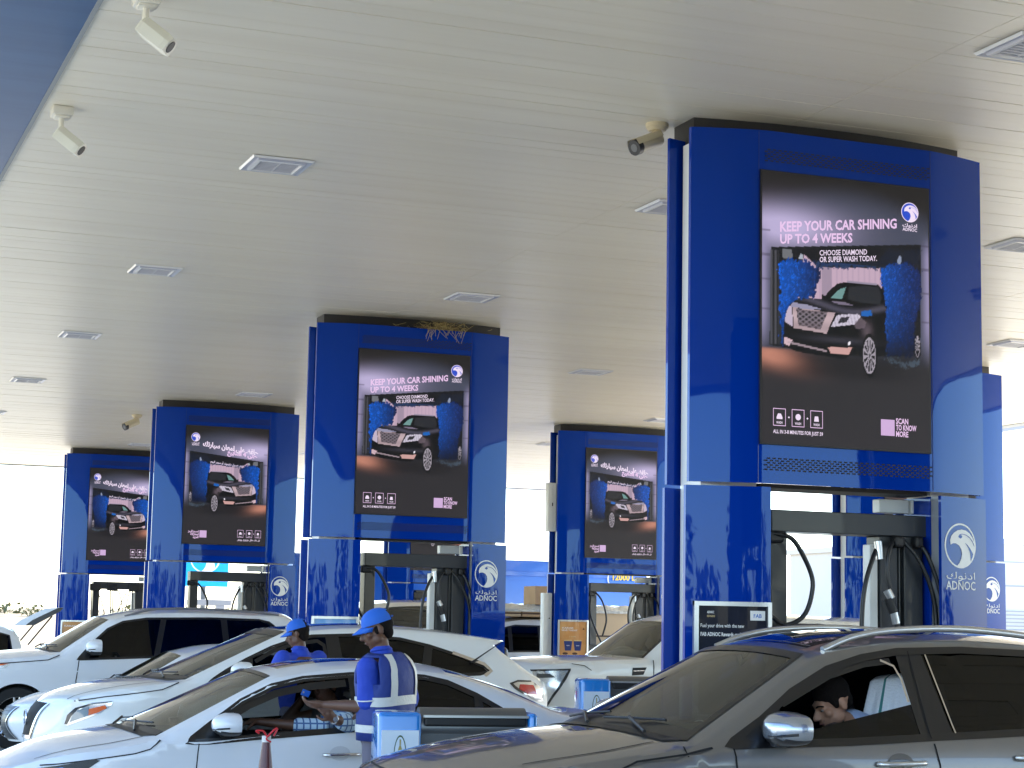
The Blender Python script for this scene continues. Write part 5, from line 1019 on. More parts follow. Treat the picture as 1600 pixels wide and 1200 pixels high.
def cap_(q, M3, parent, s=1.0, m=CAPM, badge=True):
    mb = MB(); n = 26; rows_ = []; 
    for j in range(8):
        a = math.pi/2*j/7
        for i in range(n):
            b = 2*math.pi*i/n; rows_.append(q(.087*math.cos(a)*math.cos(b), -.012+.108*math.cos(a)*math.sin(b), .035+.098*math.sin(a)**.85))
    fs = [(j*n+i, j*n+(i+1) % n, (j+1)*n+(i+1) % n, (j+1)*n+i) for j in range(7) for i in range(n) if not (j < 3 and abs(i-n*3/4) < 2.6)]
    mb.add(rows_, fs, m); mb.tube([q(-.03, -.112, .05), q(0, -.118, .052), q(.03, -.112, .05)], .006, m, 6, 2)
    o = mb.build('cap', parent, 60)
    mb = MB(); vs = []; k = 14
    for j in range(5):
        for i in range(k+1):
            a = -1+2*i/k; x = .081*a*(1-.05*j); y0_ = -.012+.108*math.sqrt(max(0, 1-(.081*a/.087)**2)); ln = .070*(1-abs(a)**2.6*.8); vs.append(q(x, y0_+ln*j/4, .040-.026*j/4-.020*a*a))
    mb.add(vs, [(j*(k+1)+i, j*(k+1)+i+1, (j+1)*(k+1)+i+1, (j+1)*(k+1)+i) for j in range(4) for i in range(k)], m); b_ = mb.build('cap_peak', o, 60); b_.modifiers.new('t', 'SOLIDIFY').thickness = .004
    if badge:
        mb = MB(); mb.ell(q(0, .088, .075), (.017*s, .006, .017*s), REFL, 12, M3); mb.build('cap_badge', o, 60)
# main attendant
def attendant():
    B = V((3.92, 12.36, 0)); t = empty('person', B, 'man in blue cap and blue vest with white reflective bands, standing by the white saloon', 'person'); 
    t.rotation_euler = (0, -R(2.5), 0); t.location.x += .075; fwd = V((-.62, .78, 0)).normalized(); rt = fwd.cross(V((0, 0, 1)))      # torso facing; rt = his right
    L = lambda a, b, z: rt*a+fwd*b+V((0, 0, z))
    hd = V((-.97, .22, -.30)); hc = L(-.02, .035, 1.655)
    HP, q, M3 = head_parts(hc, hd, V((0, 0, 1)), 1.04); MT = Matrix((rt, fwd, V((0, 0, 1)))).transposed()
    shL, shR = L(-.195, 0, 1.405), L(.195, 0, 1.405)
    elL = V((-.13, -.10, 1.15)); wrL = V((-.385, .115, 1.165)); hdir = V((-.9, .45, .06)); hn = V((.1, .1, -1))
    elR = L(.26, -.02, 1.13); wrR = L(.20, .24, 1.08)
    P = HP+[('t', [L(0, -.01, 1.42), L(-.015, .02, 1.58)], [.058, .054]), ('e', L(0, 0, 1.31), (.16, .11, .14), MT), ('e', L(0, .0, 1.15), (.15, .11, .18), MT), ('e', L(0, 0, .98), (.155, .12, .14), MT), ('t', [L(-.15, 0, 1.42), L(.15, 0, 1.42)], [.06, .06]),
        ('t', [shL, elL], [.055, .042]), ('t', [elL, (elL+wrL)/2, wrL], [.044, .040, .026]), ('t', [shR, elR], [.055, .042]), ('t', [elR, (elR+wrR)/2, wrR], [.043, .038, .026])]
    P += hand_parts(wrL, hdir, V((.0, .5, .8)), curl=.55, thumb=1)+hand_parts(wrR, fwd, V((0, 0, -1)), curl=.4, thumb=-1)
    for k in (-1, 1): P += [('t', [L(k*.09, 0, .95), L(k*.10, .01, .52), L(k*.10, -.01, .09)], [.085, .062, .04]), ('t', [L(k*.10, -.03, .05), L(k*.11, .17, .04)], [.045, .04])]
    body = fuse(P, 'body', SKIN, t, .0075, 3)
    face_bits(q, M3, body)
    fuse([('e', q(0, -.028, .028), (.079, .088, .088), M3), ('e', q(0, -.058, -.035), (.054, .040, .048), M3), ('e', q(-.07, .012, -.005), (.011, .018, .03), M3), ('e', q(.07, .012, -.005), (.011, .018, .03), M3)], 'hair', HAIR, t, .008, 2)
    cap_(q, M3, t)
    # short-sleeved shirt
    S = [('t', [L(0, -.005, 1.44), L(-.01, .01, 1.50)], [.085, .072]), ('t', [L(-.15, 0, 1.405), L(.15, 0, 1.405)], [.066, .066]), ('e', L(0, 0, 1.28), (.20, .142, .19), MT), ('e', L(0, 0, 1.1), (.205, .145, .22), MT),
         ('t', [shL, shL+(elL-shL)*.5, shL+(elL-shL)*.82], [.075, .080, .086]), ('t', [shR, shR+(elR-shR)*.5, shR+(elR-shR)*.82], [.075, .080, .084])]
    fuse(S, 'shirt', SHIRT, t, .009, 4)
    m = MB(); a = shL+(elL-shL)*.80; dd = (elL-shL).normalized(); e1 = dd.cross(V((0, 1, 0))).normalized(); e2 = dd.cross(e1); m.tube([a+(e1*math.cos(x)+e2*math.sin(x))*.0885 for x in np.linspace(0, 2*math.pi, 22)], .0045, REFL, 6, 0, False); m.build('sleeve_band', t, 60)
    m = MB(); cc = [L(.062*math.cos(x)-.012, .062*math.sin(x)+.012, 1.515+.012*math.sin(x+3.6)) for x in np.linspace(0, 2*math.pi, 22)]; m.tube(cc, .013, SHIRT, 8, 0, False); m.build('collar', t, 60)
    # vest as one lofted shell, open at the neck and arm holes
    rows2 = [(0.93, 0.226, 0.168), (1.02, 0.226, 0.168), (1.1, 0.223, 0.165), (1.16, 0.223, 0.166), (1.22, 0.227, 0.168), (1.3, 0.233, 0.174), (1.38, 0.235, 0.168), (1.435, 0.226, 0.143), (1.475, 0.182, 0.112), (1.498, 0.127, 0.095)]
    n = 48; m = MB(); vs = []
    for z, a, b in rows2:
        for i in range(n):
            x = 2*math.pi*i/n; cx, sx = math.cos(x), math.sin(x); e = .82
            vs.append(L(math.copysign(abs(cx)**e, cx)*a, math.copysign(abs(sx)**e, sx)*b-.01, z+.004*math.sin(3*x)))
    fs = []; mi = []
    for j in range(len(rows2)-1):
        for i in range(n):
            ang = 360*(i+.5)/n; armhole = j >= 5 and j <= 7 and (ang < 28 or ang > 332 or 152 < ang < 208)
            if armhole and j < 8: continue
            z = (rows2[j][0]+rows2[j+1][0])/2; back = abs(ang-270); st = (1.10 < z < 1.17) or (z < 1.0 and z > .97)
            fs.append((j*n+i, j*n+(i+1) % n, (j+1)*n+(i+1) % n, (j+1)*n+i))
    m.add(vs, fs, VEST); vo = m.build('vest', t, 70); vo.modifiers.new('t', 'SOLIDIFY').thickness = .004
    def band(z0, z1, nm):
        mb = MB(); v2 = []
        for z in (z0, z1):
            a = np.interp(z, [r_[0] for r_ in rows2], [r_[1] for r_ in rows2])+.006; b = np.interp(z, [r_[0] for r_ in rows2], [r_[2] for r_ in rows2])+.006
            for i in range(n+1): x = 2*math.pi*i/n; cx, sx = math.cos(x), math.sin(x); v2.append(L(math.copysign(abs(cx)**.82, cx)*a, math.copysign(abs(sx)**.82, sx)*b-.01, z+.004*math.sin(3*x)))
        mb.add(v2, [(i, i+1, n+2+i, n+1+i) for i in range(n)], REFL); mb.build(nm, vo, 70)
    band(1.155, 1.215, 'reflective_band'); band(.985, 1.035, 'reflective_band')
    for k in (-1, 1):
        mb = MB(); v2 = []
        for z in np.linspace(1.21, 1.49, 12):
            a = np.interp(z, [r_[0] for r_ in rows2], [r_[1] for r_ in rows2])+.006; b = np.interp(z, [r_[0] for r_ in rows2], [r_[2] for r_ in rows2])+.006
            xc_ = k*(.13 if z < 1.36 else .13-.03*(z-1.36)/.13)
            for dx in (-.026, .026):
                xx = max(-.985, min(.985, (xc_+dx)/a)); sx = -(1-abs(xx)**(1/.82*1.0*2))**(.82/2) if abs(xx) < 1 else 0; v2.append(L(xc_+dx, sx*b-.01-.002, z))
        mb.add(v2, [(2*i, 2*i+1, 2*i+3, 2*i+2) for i in range(11)], REFL); mb.build('reflective_band', vo, 70)
    Tt = [('e', L(0, 0, .95), (.20, .155, .11), MT)]
    for k in (-1, 1): Tt += [('t', [L(k*.09, 0, .95), L(k*.105, .01, .5), L(k*.105, -.01, .12)], [.105, .085, .075])]
    fuse(Tt, 'trousers', TROUS, t, .011, 3)
    m = MB()
    for k in (-1, 1): m.bbox(-.05, .05, -.10, .17, 0, .09, BLACK, .03); 
    mm = MB(); 
    for k in (-1, 1):
        for v in [(x, y, z) for z in (0, .09) for y in (-.1, .18) for x in (-.05, .05)]: mm.v.append(tuple(L(k*.105+v[0], v[1], v[2])))
        b = (0 if k == -1 else 8); mm.f += [tuple(b+i for i in f) for f in ((0, 2, 3, 1), (4, 5, 7, 6), (0, 1, 5, 4), (2, 6, 7, 3), (0, 4, 6, 2), (1, 3, 7, 5))]; mm.m += [mm.mi(BLACK)]*6
    mm.build('shoe', t)
    # payment card
    cd = empty('payment_card', B+V((.01, 0, 0))+wrL+hdir.normalized()*.1+V((-.01, .0, .05)), 'small blue payment card held up by the attendant', 'card'); mb = MB(); mb.bbox(-.032, .032, -.001, .001, -.021, .021, mat('card_blue', (.02, .12, .55), .3, 0, .5), .0008, 1); mb.box(-.024, -.014, -.002, -.0011, -.004, .006, PGOLD); o = mb.build('card_face', cd); cd.rotation_euler = (.2, .3, .3)
attendant()
def attendant2():
    B = V((4.46, 16.4, 0)); t = empty('person', B, 'second attendant in plain blue shirt and cap behind the white saloon, facing away', 'person')
    fwd = V((-.35, .93, 0)).normalized(); rt = fwd.cross(V((0, 0, 1))); L = lambda a, b, z: rt*a+fwd*b+V((0, 0, z))
    hc = L(-.02, .03, 1.60); HP, q, M3 = head_parts(hc, V((-.85, .5, -.3)), V((0, 0, 1)), .97)
    shL, shR = L(-.19, 0, 1.38), L(.19, 0, 1.38); elL, elR = L(-.25, .1, 1.1), L(.25, .1, 1.1); wrL, wrR = L(-.15, .3, 1.12), L(.12, .33, 1.12)
    P = HP+[('t', [L(0, -.01, 1.38), L(-.01, .02, 1.53)], [.056, .053]), ('e', L(0, 0, 1.25), (.17, .17, .18)), ('e', L(0, 0, 1.0), (.15, .15, .2)), ('t', [shL, elL], [.05, .04]), ('t', [elL, wrL], [.04, .026]), ('t', [shR, elR], [.05, .04]), ('t', [elR, wrR], [.04, .026])]
    for k, w_ in ((-1, wrL), (1, wrR)): P += hand_parts(w_, fwd, V((0, 0, -1)), curl=.5, thumb=-k)
    for k in (-1, 1): P += [('t', [L(k*.09, 0, .92), L(k*.1, .01, .5), L(k*.1, -.01, .08)], [.085, .06, .04]), ('t', [L(k*.1, -.03, .05), L(k*.11, .16, .04)], [.045, .04])]
    body = fuse(P, 'body', SKIN, t, .009, 3); face_bits(q, M3, body)
    fuse([('e', q(0, -.026, .026), (.078, .087, .086), M3), ('e', q(0, -.05, -.03), (.06, .048, .055), M3)], 'hair', HAIR, t, .009, 2); cap_(q, M3, t, .97)
    S = [('t', [L(0, -.005, 1.40), L(-.01, .01, 1.45)], [.085, .07]), ('t', [L(-.17, 0, 1.37), L(.17, 0, 1.37)], [.068, .068]), ('e', L(0, 0, 1.22), (.20, .15, .20)), ('e', L(0, 0, 1.26), (.2, .13, .17)), ('e', L(0, 0, 1.05), (.19, .15, .22)), ('t', [shL, shL+(elL-shL)*.8], [.08, .088]), ('t', [shR, shR+(elR-shR)*.8], [.08, .088])]
    fuse(S, 'shirt', SHIRT, t, .010, 4)
    m = MB(); put_text(m, 'FUEL ATTENDANT', lambda a, b: L(a, -.160+.55*abs(a)**2, b), -.10, 1.325, .20, .016, REFL, .0, .03); m.build('shirt_print', t)
    m = MB(); m.tube([L(.062*math.cos(x)-.01, .062*math.sin(x)+.01, 1.465) for x in np.linspace(0, 2*math.pi, 20)], .012, SHIRT, 8, 0, False); m.build('collar', t, 60)
    Tt = [('e', L(0, 0, .92), (.175, .15, .11))]
    for k in (-1, 1): Tt += [('t', [L(k*.09, 0, .92), L(k*.1, .01, .5), L(k*.1, -.01, .1)], [.1, .08, .07])]
    fuse(Tt, 'trousers', TROUS, t, .014, 3)
attendant2()
# saloon driver
PLAID = bpy.data.materials.new('plaid_shirt'); PLAID.use_nodes = True; _t = PLAID.node_tree; _p = _t.nodes['Principled BSDF']; _tc_ = _t.nodes.new('ShaderNodeTexCoord'); _w = []
for ax in ('X', 'Z'):
    wv = _t.nodes.new('ShaderNodeTexWave'); wv.bands_direction = ax; wv.inputs['Scale'].default_value = 7; _t.links.new(_tc_.outputs['Object'], wv.inputs['Vector']); r_ = _t.nodes.new('ShaderNodeMapRange'); r_.inputs[1].default_value = .82; r_.inputs[2].default_value = .9; _t.links.new(wv.outputs['Fac'], r_.inputs[0]); _w.append(r_)
_m = _t.nodes.new('ShaderNodeMath'); _m.operation = 'MAXIMUM'; _t.links.new(_w[0].outputs[0], _m.inputs[0]); _t.links.new(_w[1].outputs[0], _m.inputs[1])
_x = _t.nodes.new('ShaderNodeMix'); _x.data_type = 'RGBA'; _x.inputs[6].default_value = (.45, .60, .72, 1); _x.inputs[7].default_value = (.06, .13, .30, 1); _t.links.new(_m.outputs[0], _x.inputs[0]); _t.links.new(_x.outputs[2], _p.inputs['Base Color']); _p.inputs['Roughness'].default_value = .8
def driver():
    t = empty('person', (4.05, 13.72, .6), 'saloon driver in light blue plaid shirt reaching out of his open window', 'person'); O = V((4.05, 13.72, .6))
    W_ = lambda x, y, z: V((x, y, z))-O
    hc = W_(3.92, 13.72, 1.235); HP, q, M3 = head_parts(hc, V((-.75, -.62, -.1)), V((0, 0, 1)), .98)
    sL, sR = W_(3.98, 13.55, 1.03), W_(4.05, 13.95, 1.03)
    eL = W_(3.80, 13.36, .95); wL = W_(3.38, 13.52, .985)            # left arm to the wheel
    eR = W_(3.93, 13.14, .99); wR = W_(3.775, 12.985, 1.03)           # reaching out with the other
    P = HP+[('t', [W_(4.02, 13.74, 1.02), W_(3.95, 13.72, 1.15)], [.058, .054]), ('e', W_(4.05, 13.74, .92), (.15, .19, .18)), ('e', W_(4.08, 13.74, .72), (.16, .18, .18)), ('t', [sL, eL], [.055, .045]), ('t', [eL, (eL+wL)/2, wL], [.044, .04, .027]), ('t', [W_(4.0, 13.5, 1.02), eR], [.05, .045]), ('t', [eR, (eR+wR)/2, wR], [.044, .040, .028])]
    P += hand_parts(wL, V((-1, .1, -.1)), V((-.3, 0, -1)), curl=.8, thumb=1)+hand_parts(wR, V((-.62, -.1, .62)), V((-.4, .6, .3)), curl=.5, thumb=1)
    for k in (-.1, .12): P += [('t', [W_(4.05, 13.74+k, .66), W_(3.55, 13.74+k, .70), W_(3.3, 13.74+k, .42)], [.09, .075, .05])]
    b = fuse(P, 'body', SKIN, t, .008, 3); face_bits(q, M3, b); fuse([('e', q(0, -.02, .036), (.082, .095, .094), M3), ('e', q(0, -.05, -.02), (.065, .05, .06), M3)], 'hair', HAIR, t, .008, 2)
    S = [('e', W_(4.06, 13.74, .90), (.175, .215, .22)), ('t', [W_(4.0, 13.56, 1.02), W_(4.02, 13.92, 1.02)], [.075, .075]), ('t', [sL, eL, eL+(wL-eL)*.35], [.075, .068, .058]), ('t', [W_(4.0, 13.5, 1.02), eR, eR+(wR-eR)*.42], [.07, .066, .058])]
    fuse(S, 'shirt', PLAID, t, .009, 3)
    m = MB(); d = (wR-eR).normalized(); e1 = d.cross(V((0, 0, 1))).normalized(); e2 = d.cross(e1); c0 = wR-d*.012; m.tube([c0+(e1*math.cos(x)+e2*math.sin(x))*.031 for x in np.linspace(0, 2*math.pi, 18)], .006, NAIL, 6, 0, False); m.cyl(c0-V((0, .028, 0)), c0-V((0, .038, 0)), .017, NAIL, 14); m.build('wristwatch', t, 60)
driver()
def passenger():
    t = empty('person', (4.08, 14.5, .6), 'dim passenger in the far seat of the white saloon raising a bare arm', 'person'); O = V((4.08, 14.5, .6)); W_ = lambda x, y, z: V((x, y, z))-O
    hc = W_(4.12, 14.5, 1.21); HP, q, M3 = head_parts(hc, V((-.9, -.2, -.1)), V((0, 0, 1)), .95); e = W_(3.80, 14.38, .95); w_ = W_(3.95, 14.36, 1.14)
    P = HP+[('t', [W_(4.12, 14.5, 1.0), W_(4.12, 14.5, 1.12)], [.056, .052]), ('e', W_(4.13, 14.5, .85), (.15, .19, .22)), ('t', [W_(4.05, 14.34, 1.0), e], [.05, .042]), ('t', [e, w_], [.04, .027])]+hand_parts(w_, V((.3, -.1, .95)), V((-.2, -1, 0)), curl=.5, thumb=-1)
    P += [('t', [W_(4.05, 14.66, .99), W_(3.85, 14.7, .8), W_(3.65, 14.6, .75)], [.05, .042, .03]), ('t', [W_(4.1, 14.5, .66), W_(3.6, 14.5, .70)], [.12, .1])]
    b = fuse(P, 'body', SKIN, t, .010, 3); face_bits(q, M3, b, .95); fuse([('e', q(0, -.02, .034), (.08, .092, .09), M3)], 'hair', HAIR, t, .01, 2)
    fuse([('e', W_(4.13, 14.5, .85), (.17, .205, .23)), ('t', [W_(4.06, 14.34, .99), W_(4.06, 14.66, .99)], [.07, .07])], 'shirt', mat('dark_shirt', (.02, .025, .05), .8), t, .012, 3)
passenger()
def suv_man():
    t = empty('person', (5.42, 8.68, .7), 'bearded man with short dark hair leaning forward in the grey car', 'person'); O = V((5.42, 8.68, .7)); W_ = lambda x, y, z: V((x, y, z))-O
    hc = W_(5.125, 8.60, 1.325); HP, q, M3 = head_parts(hc, V((-.88, .02, -.42)), V((-.25, 0, 1)), 1.06)
    P = HP+[('t', [W_(5.38, 8.65, 1.15), W_(5.16, 8.62, 1.245)], [.062, .056]), ('e', W_(5.48, 8.68, 1.02), (.17, .2, .17)), ('e', W_(5.58, 8.68, .8), (.17, .19, .2)), ('t', [W_(5.42, 8.5, 1.12), W_(5.2, 8.44, .9), W_(4.95, 8.5, .98)], [.055, .044, .03]), ('t', [W_(5.42, 8.86, 1.12), W_(5.2, 8.92, .9), W_(4.95, 8.84, .98)], [.055, .044, .03]), ('t', [W_(5.5, 8.68, .68), W_(5.1, 8.68, .72)], [.13, .11])]
    P += hand_parts(W_(4.95, 8.5, .98), V((-1, 0, .1)), V((0, 0, -1)), curl=.7, thumb=1)+hand_parts(W_(4.95, 8.84, .98), V((-1, 0, .1)), V((0, 0, -1)), curl=.7, thumb=-1)
    b = fuse(P, 'body', SKIN2, t, .007, 3); face_bits(q, M3, b, 1.04, HAIR, mat('lip_pink', (.3, .11, .09), .5))
    fuse([('e', q(0, -.014, .046), (.084, .100, .092), M3), ('e', q(0, -.062, -.008), (.064, .040, .055), M3), ('e', q(-.068, .02, .012), (.012, .02, .034), M3), ('e', q(.068, .02, .012), (.012, .02, .034), M3)], 'hair', HAIR, t, .007, 2)
    BEARD = mat('short_beard', (.10, .058, .042), .8, var=(160, .9, (.03, .018, .014), (1, 1, 1))); fuse([('e', q(0, .062, -.10), (.033, .030, .026), M3), ('e', q(0, .036, -.080), (.0585, .0605, .050), M3), ('t', [q(-.028, .091, -.052), q(.028, .091, -.052)], [.005, .005])], 'beard', BEARD, t, .006, 2)
    LSH = mat('light_blue_shirt', (.38, .48, .72), .8); fuse([('e', W_(5.50, 8.68, .98), (.195, .225, .19)), ('t', [W_(5.44, 8.52, 1.10), W_(5.44, 8.84, 1.10)], [.08, .08]), ('t', [W_(5.43, 8.5, 1.1), W_(5.2, 8.44, .9), W_(5.02, 8.48, .96)], [.07, .055, .04]), ('t', [W_(5.43, 8.86, 1.1), W_(5.2, 8.92, .9), W_(5.02, 8.86, .96)], [.07, .055, .04]), ('t', [W_(5.33, 8.65, 1.185), W_(5.27, 8.645, 1.22)], [.088, .074])], 'shirt', LSH, t, .009, 3)
suv_man()
# towel over the headrest
def towel():
    TW = mat('white_towel', (.80, .82, .86), .9, bump=(90, .4)); TG = mat('green_stripe', (.05, .20, .20), .9)
    m = MB(); nu, nv = 30, 26; vs = []; O = V((5.565, 8.60, 1.435))
    for j in range(nv+1):
        v = j/nv
        for i in range(nu+1):
            u = i/nu; a = (u-.5)*3.1; fold = .008*math.sin(u*26+v*2)+.006*math.sin(u*11-1)
            drop = .19+.03*math.sin(u*9)
            # over the top towards -x (front) and +x (back): v runs front hem to back hem
            s_ = (v-.5)*2; arc = max(0, abs(s_)-.22)/.78
            x = math.copysign(min(abs(s_), .22)/.22*.062+arc*.035, s_)+fold*(arc+.2)*math.copysign(1, s_)
            y = (u-.5)*.33*(1+.2*arc); z = -drop*arc-.02*(2*(u-.5))**2-.02*min(abs(s_), .22)/.22
            vs.append((x*1.35, y, z+.035))
    m.add(vs, [(j*(nu+1)+i, j*(nu+1)+i+1, (j+1)*(nu+1)+i+1, (j+1)*(nu+1)+i) for j in range(nv) for i in range(nu)], TW)
    for q in range(len(m.f)):
        i = q % nu
        if i in (7, 22): m.m[q] = m.mi(TG)
    o = m.build('towel', None, 70); o.location = O; o.rotation_euler = (0, 0, R(38)); o.modifiers.new('t', 'SOLIDIFY').thickness = .004
    tag(o, 'white towel with thin green stripe draped over the front headrest of the grey car', 'towel')
    m = MB(); m.bbox(-.07, .07, -.125, .125, -.16, .05, SEAT, .05, 3); m.bbox(-.05, .2, -.2, .2, -.7, -.19, SEAT, .06, 3); o2 = m.build('headrest', grey.root, 60); o2.location = (5.575-grey.ox, 8.60-grey.oy, 1.395); o2.rotation_euler = (0, 0, R(38))
towel()

# ------------------------------------------------------------------ service bins, cone, tanker, load, building and far things
CYAN = mat('bin_blue_plastic', (.01, .20, .62), .25, 0, 1); BINW = mat('bin_white_plate', (.62, .72, .82), .4)
def crest(m, fn, s=1):
    n = 26; G1 = mat('crest_gold', (.35, .30, .10), .5); G2 = mat('crest_green', (.05, .10, .05), .5)
    m.poly([(.5+.17*math.cos(2*math.pi*i/n), .56+.30*math.sin(2*math.pi*i/n)) for i in range(n)], lambda a, b: fn(a, b, .002), G2); m.poly([(.5+.145*math.cos(2*math.pi*i/n), .57+.265*math.sin(2*math.pi*i/n)) for i in range(n)], lambda a, b: fn(a, b, .003), BINW)
    m.poly([(.5, .40), (.58, .50), (.55, .66), (.5, .74), (.45, .66), (.42, .50)], lambda a, b: fn(a, b, .004), G1); m.poly([(.40, .33), (.6, .33), (.55, .42), (.45, .42)], lambda a, b: fn(a, b, .0045), G2); m.poly([(.48, .72), (.52, .72), (.52, .80), (.48, .80)], lambda a, b: fn(a, b, .0045), G1)
def bin_(X, Y, rz, lab, s=1.0, top=1.15):
    t = empty('service_bin', (X, Y, 0), lab, 'waste bin', 'blue and grey service bins', rz); W_, D, H = 1.0, .30, top
    for k, (a, b) in enumerate(((-.0, .27), (W_-.06, W_))):
        m = MB(); m.bbox(a, b, -.02, D+.02, .05, H, CYAN, .03, 3); m.build('end_panel', t, 50)
    m = MB(); m.box(.268, W_-.058, .03, D-.02, .05, H-.09, MGREY); m.tube([(.27, .15, H-.10), (W_-.058, .15, H-.10)], .125, mat('bin_roll_metal', (.16, .165, .17), .3, .7), 20, 0); m.build('bin_body', t, 50)
    m = MB(); m.bbox(.29, W_-.07, .0, .05, H-.085, H-.03, BLACK, .01); m.box(.28, W_-.06, -.012, .03, H-.032, H-.018, SILVER); m.build('slot_flap', t)
    m = MB(); m.box(.02, .25, -.030, -.022, H-.64, H-.11, BINW); m.build('white_plate', t); m = MB(); crest(m, lambda a, b, off=.002: (.02+.23*a, -.030-off, H-.50+.42*b)); m.build('crest', t)
    m = MB(); m.box(-.0, W_, .0, D, 0, .06, BLACK); m.build('plinth', t)
bin_(3.60, 11.4, R(-10), 'blue-ended grey service bin right beside the attendant in the vest')
bin_(6.86, 15.8, R(-12), 'blue-ended grey service bin in front of the tall white SUV', 1, 1.25)
t = empty('traffic_cone', (2.93, 11.5, .0), 'slim dark red cone with red and white tape tied on top', 'traffic cone'); CRED = mat('cone_maroon', (.09, .015, .02), .45, 0, .3); CR2 = mat('tape_red', (.6, .02, .03), .4)
m = MB(); m.tube([(0, 0, .05), (0, 0, .965)], [.13, .024], CRED, 24, 0); m.build('cone_body', t, 50); m = MB(); m.bbox(-.18, .18, -.18, .18, 0, .05, BLACK, .02); m.build('base', t)
m = MB(); m.cyl((0, 0, .963), (0, 0, 1.0), .028, REFL, 16); m.tube([(0, -.02, .99), (.03, -.03, 1.03), (.06, -.02, 1.045), (.04, -.02, 1.0)], .006, CR2, 6, 4); m.tube([(0, -.02, .99), (-.03, -.03, 1.03), (-.07, -.02, 1.03), (-.05, -.02, 1.015)], .006, CR2, 6, 4); m.tube([(.0, -.03, 1.0), (.02, -.04, 1.02), (-.01, -.035, .985), (.02, -.035, .965)], .005, CR2, 6, 4); m.build('tape', t, 60)
# blue tanker
TB = mat('tanker_blue', (.02, .14, .62), .35, 0, .8, var=(1.2, .5, (.012, .10, .5), (1, 1, 1)))
t = empty('tanker_truck', (16, 45, 0), 'long blue water tanker parked beyond the pumps, volume painted in yellow', 'truck')
m = MB(); m.bbox(-4.3, 4.9, -.95, 1.15, .9, 3.40, TB, .05); 
for a in (-4.3, -2.0, .35, 2.7, 4.75): m.box(a, a+.12, -.985, -.951, 1.0, 3.3, TB)
m.box(-4.2, 4.8, -.98, -.951, 3.02, 3.12, TB); m.box(-4.2, 4.8, -.98, -.951, 1.1, 1.2, TB); m.build('tank', t, 40)
m = MB(); m.bbox(5.1, 6.9, -.95, 1.15, .6, 2.6, TB, .12, 3); m.build('cab', t, 40); m = MB(); m.box(5.5, 6.4, -.962, -.952, 1.6, 2.3, GTINT); m.build('cab_window', t); m = MB(); m.box(-4.4, 4.8, -.5, .7, .6, .9, DGREY); m.build('chassis', t)
for x in (-3.2, -1.9, 3.2, 6.0):
    m = MB()
    for yy in (-.9, .85): m.cyl((x, yy, .5), (x, yy+.3, .5), .5, TYRE, 28)
    m.build('wheel', t, 40)
m = MB(); put_text(m, '12000 L', lambda a, b: (a, -.99, b), 3.93, 2.98, .62, .15, YEL, 0, .03); put_text(m, '(', lambda a, b: (a, -.99, b), 3.78, 2.95, .07, .2, LOGOW, 0, .03); m.build('volume_marking', t)
# flatbed with wrapped load
BOXM = mat('cardboard', (.50, .34, .20), .8, var=(3, .5, (.42, .27, .15), (1, 1, 1))); WRAP = mat('plastic_wrap', (.52, .54, .52), .22, 0, .6, bump=(9, .9, .06)); TANW = mat('tan_board', (.55, .42, .27), .6)
t = far_vehicle('loaded_truck', 'white crew-cab truck with black side windows, loaded with wrapped cartons between two pillars', 'truck', 11.3, 33.75, 3.35, 1.93, 1.27, 1.86, WHITE).root
t.name = 'loaded_truck'; ox_, oy_ = t.location.x, t.location.y
m = MB(); m.bbox(14.7-ox_, 18.0-ox_, -.95, .95, .95, 1.12, WHITE, .02); m.bbox(14.7-ox_, 18.0-ox_, -.97, -.93, 1.12, 1.42, WHITE, .01); m.bbox(14.7-ox_, 18.0-ox_, .93, .97, 1.12, 1.42, WHITE, .01); m.build('load_bed', t)
m = MB()
for yy in (-.93, .68): m.cyl((17-ox_, yy, .42), (17-ox_, yy+.25, .42), .42, TYRE, 24)
m.build('wheel', t, 40)
k = 0
for lx, lw, lz in ((-2.0, 1.05, 1.935), (-.93, 1.05, 1.935), (.32, 1.2, 1.14), (1.55, 1.3, 1.14)):
    k += 1; nm = ('first', 'second', 'third', 'fourth')[k-1]
    m = MB(); m.bbox(14.4+lx, 14.4+lx+lw, 33.85, 35.5, lz, 2.06, TANW if k % 2 else BOXM, .02); m.box(14.4+lx, 14.4+lx+lw, 33.842, 33.849, (lz+2.06)/2-.015, (lz+2.06)/2+.015, PBR); tag(m.build('carton_stack'), '%s tan carton stack from the left on the loaded white truck' % nm, 'cartons', 'cartons on the loaded truck')
m = MB(); vs = []; nx, ny = 60, 14
for j in range(ny+1):
    for i in range(nx+1):
        x = 12.35+4.95*i/nx; yy = 33.82+1.7*j/ny; e = 1 if 0 < j < ny else 0
        vs.append((x, yy-(.012 if j == 0 else 0), 2.065+.12*e*(1-.25*math.sin(i*.55)**2)+random.uniform(-.012, .012)))
m.add(vs, [(j*(nx+1)+i, j*(nx+1)+i+1, (j+1)*(nx+1)+i+1, (j+1)*(nx+1)+i) for j in range(ny) for i in range(nx)], WRAP)
m.add([(12.35+4.95*i/nx, 33.806, z) for z in (2.03, 2.075) for i in range(nx+1)], [(i, i+1, nx+2+i, nx+1+i) for i in range(nx)], WRAP); o = m.build('plastic_wrap', None, 60); tag(o, 'crumpled clear plastic wrap over the top of the cartons', 'plastic wrap')
m = MB(); m.bbox(13.75, 14.35, 33.9, 34.5, 2.17, 2.52, BOXM, .01); m.box(14.03, 14.07, 33.893, 33.899, 2.17, 2.52, TANW); m.box(13.93, 13.98, 33.892, 33.898, 2.26, 2.34, PBR); tag(m.build('cardboard_box'), 'single brown cardboard box standing on top of the wrapped load', 'box')
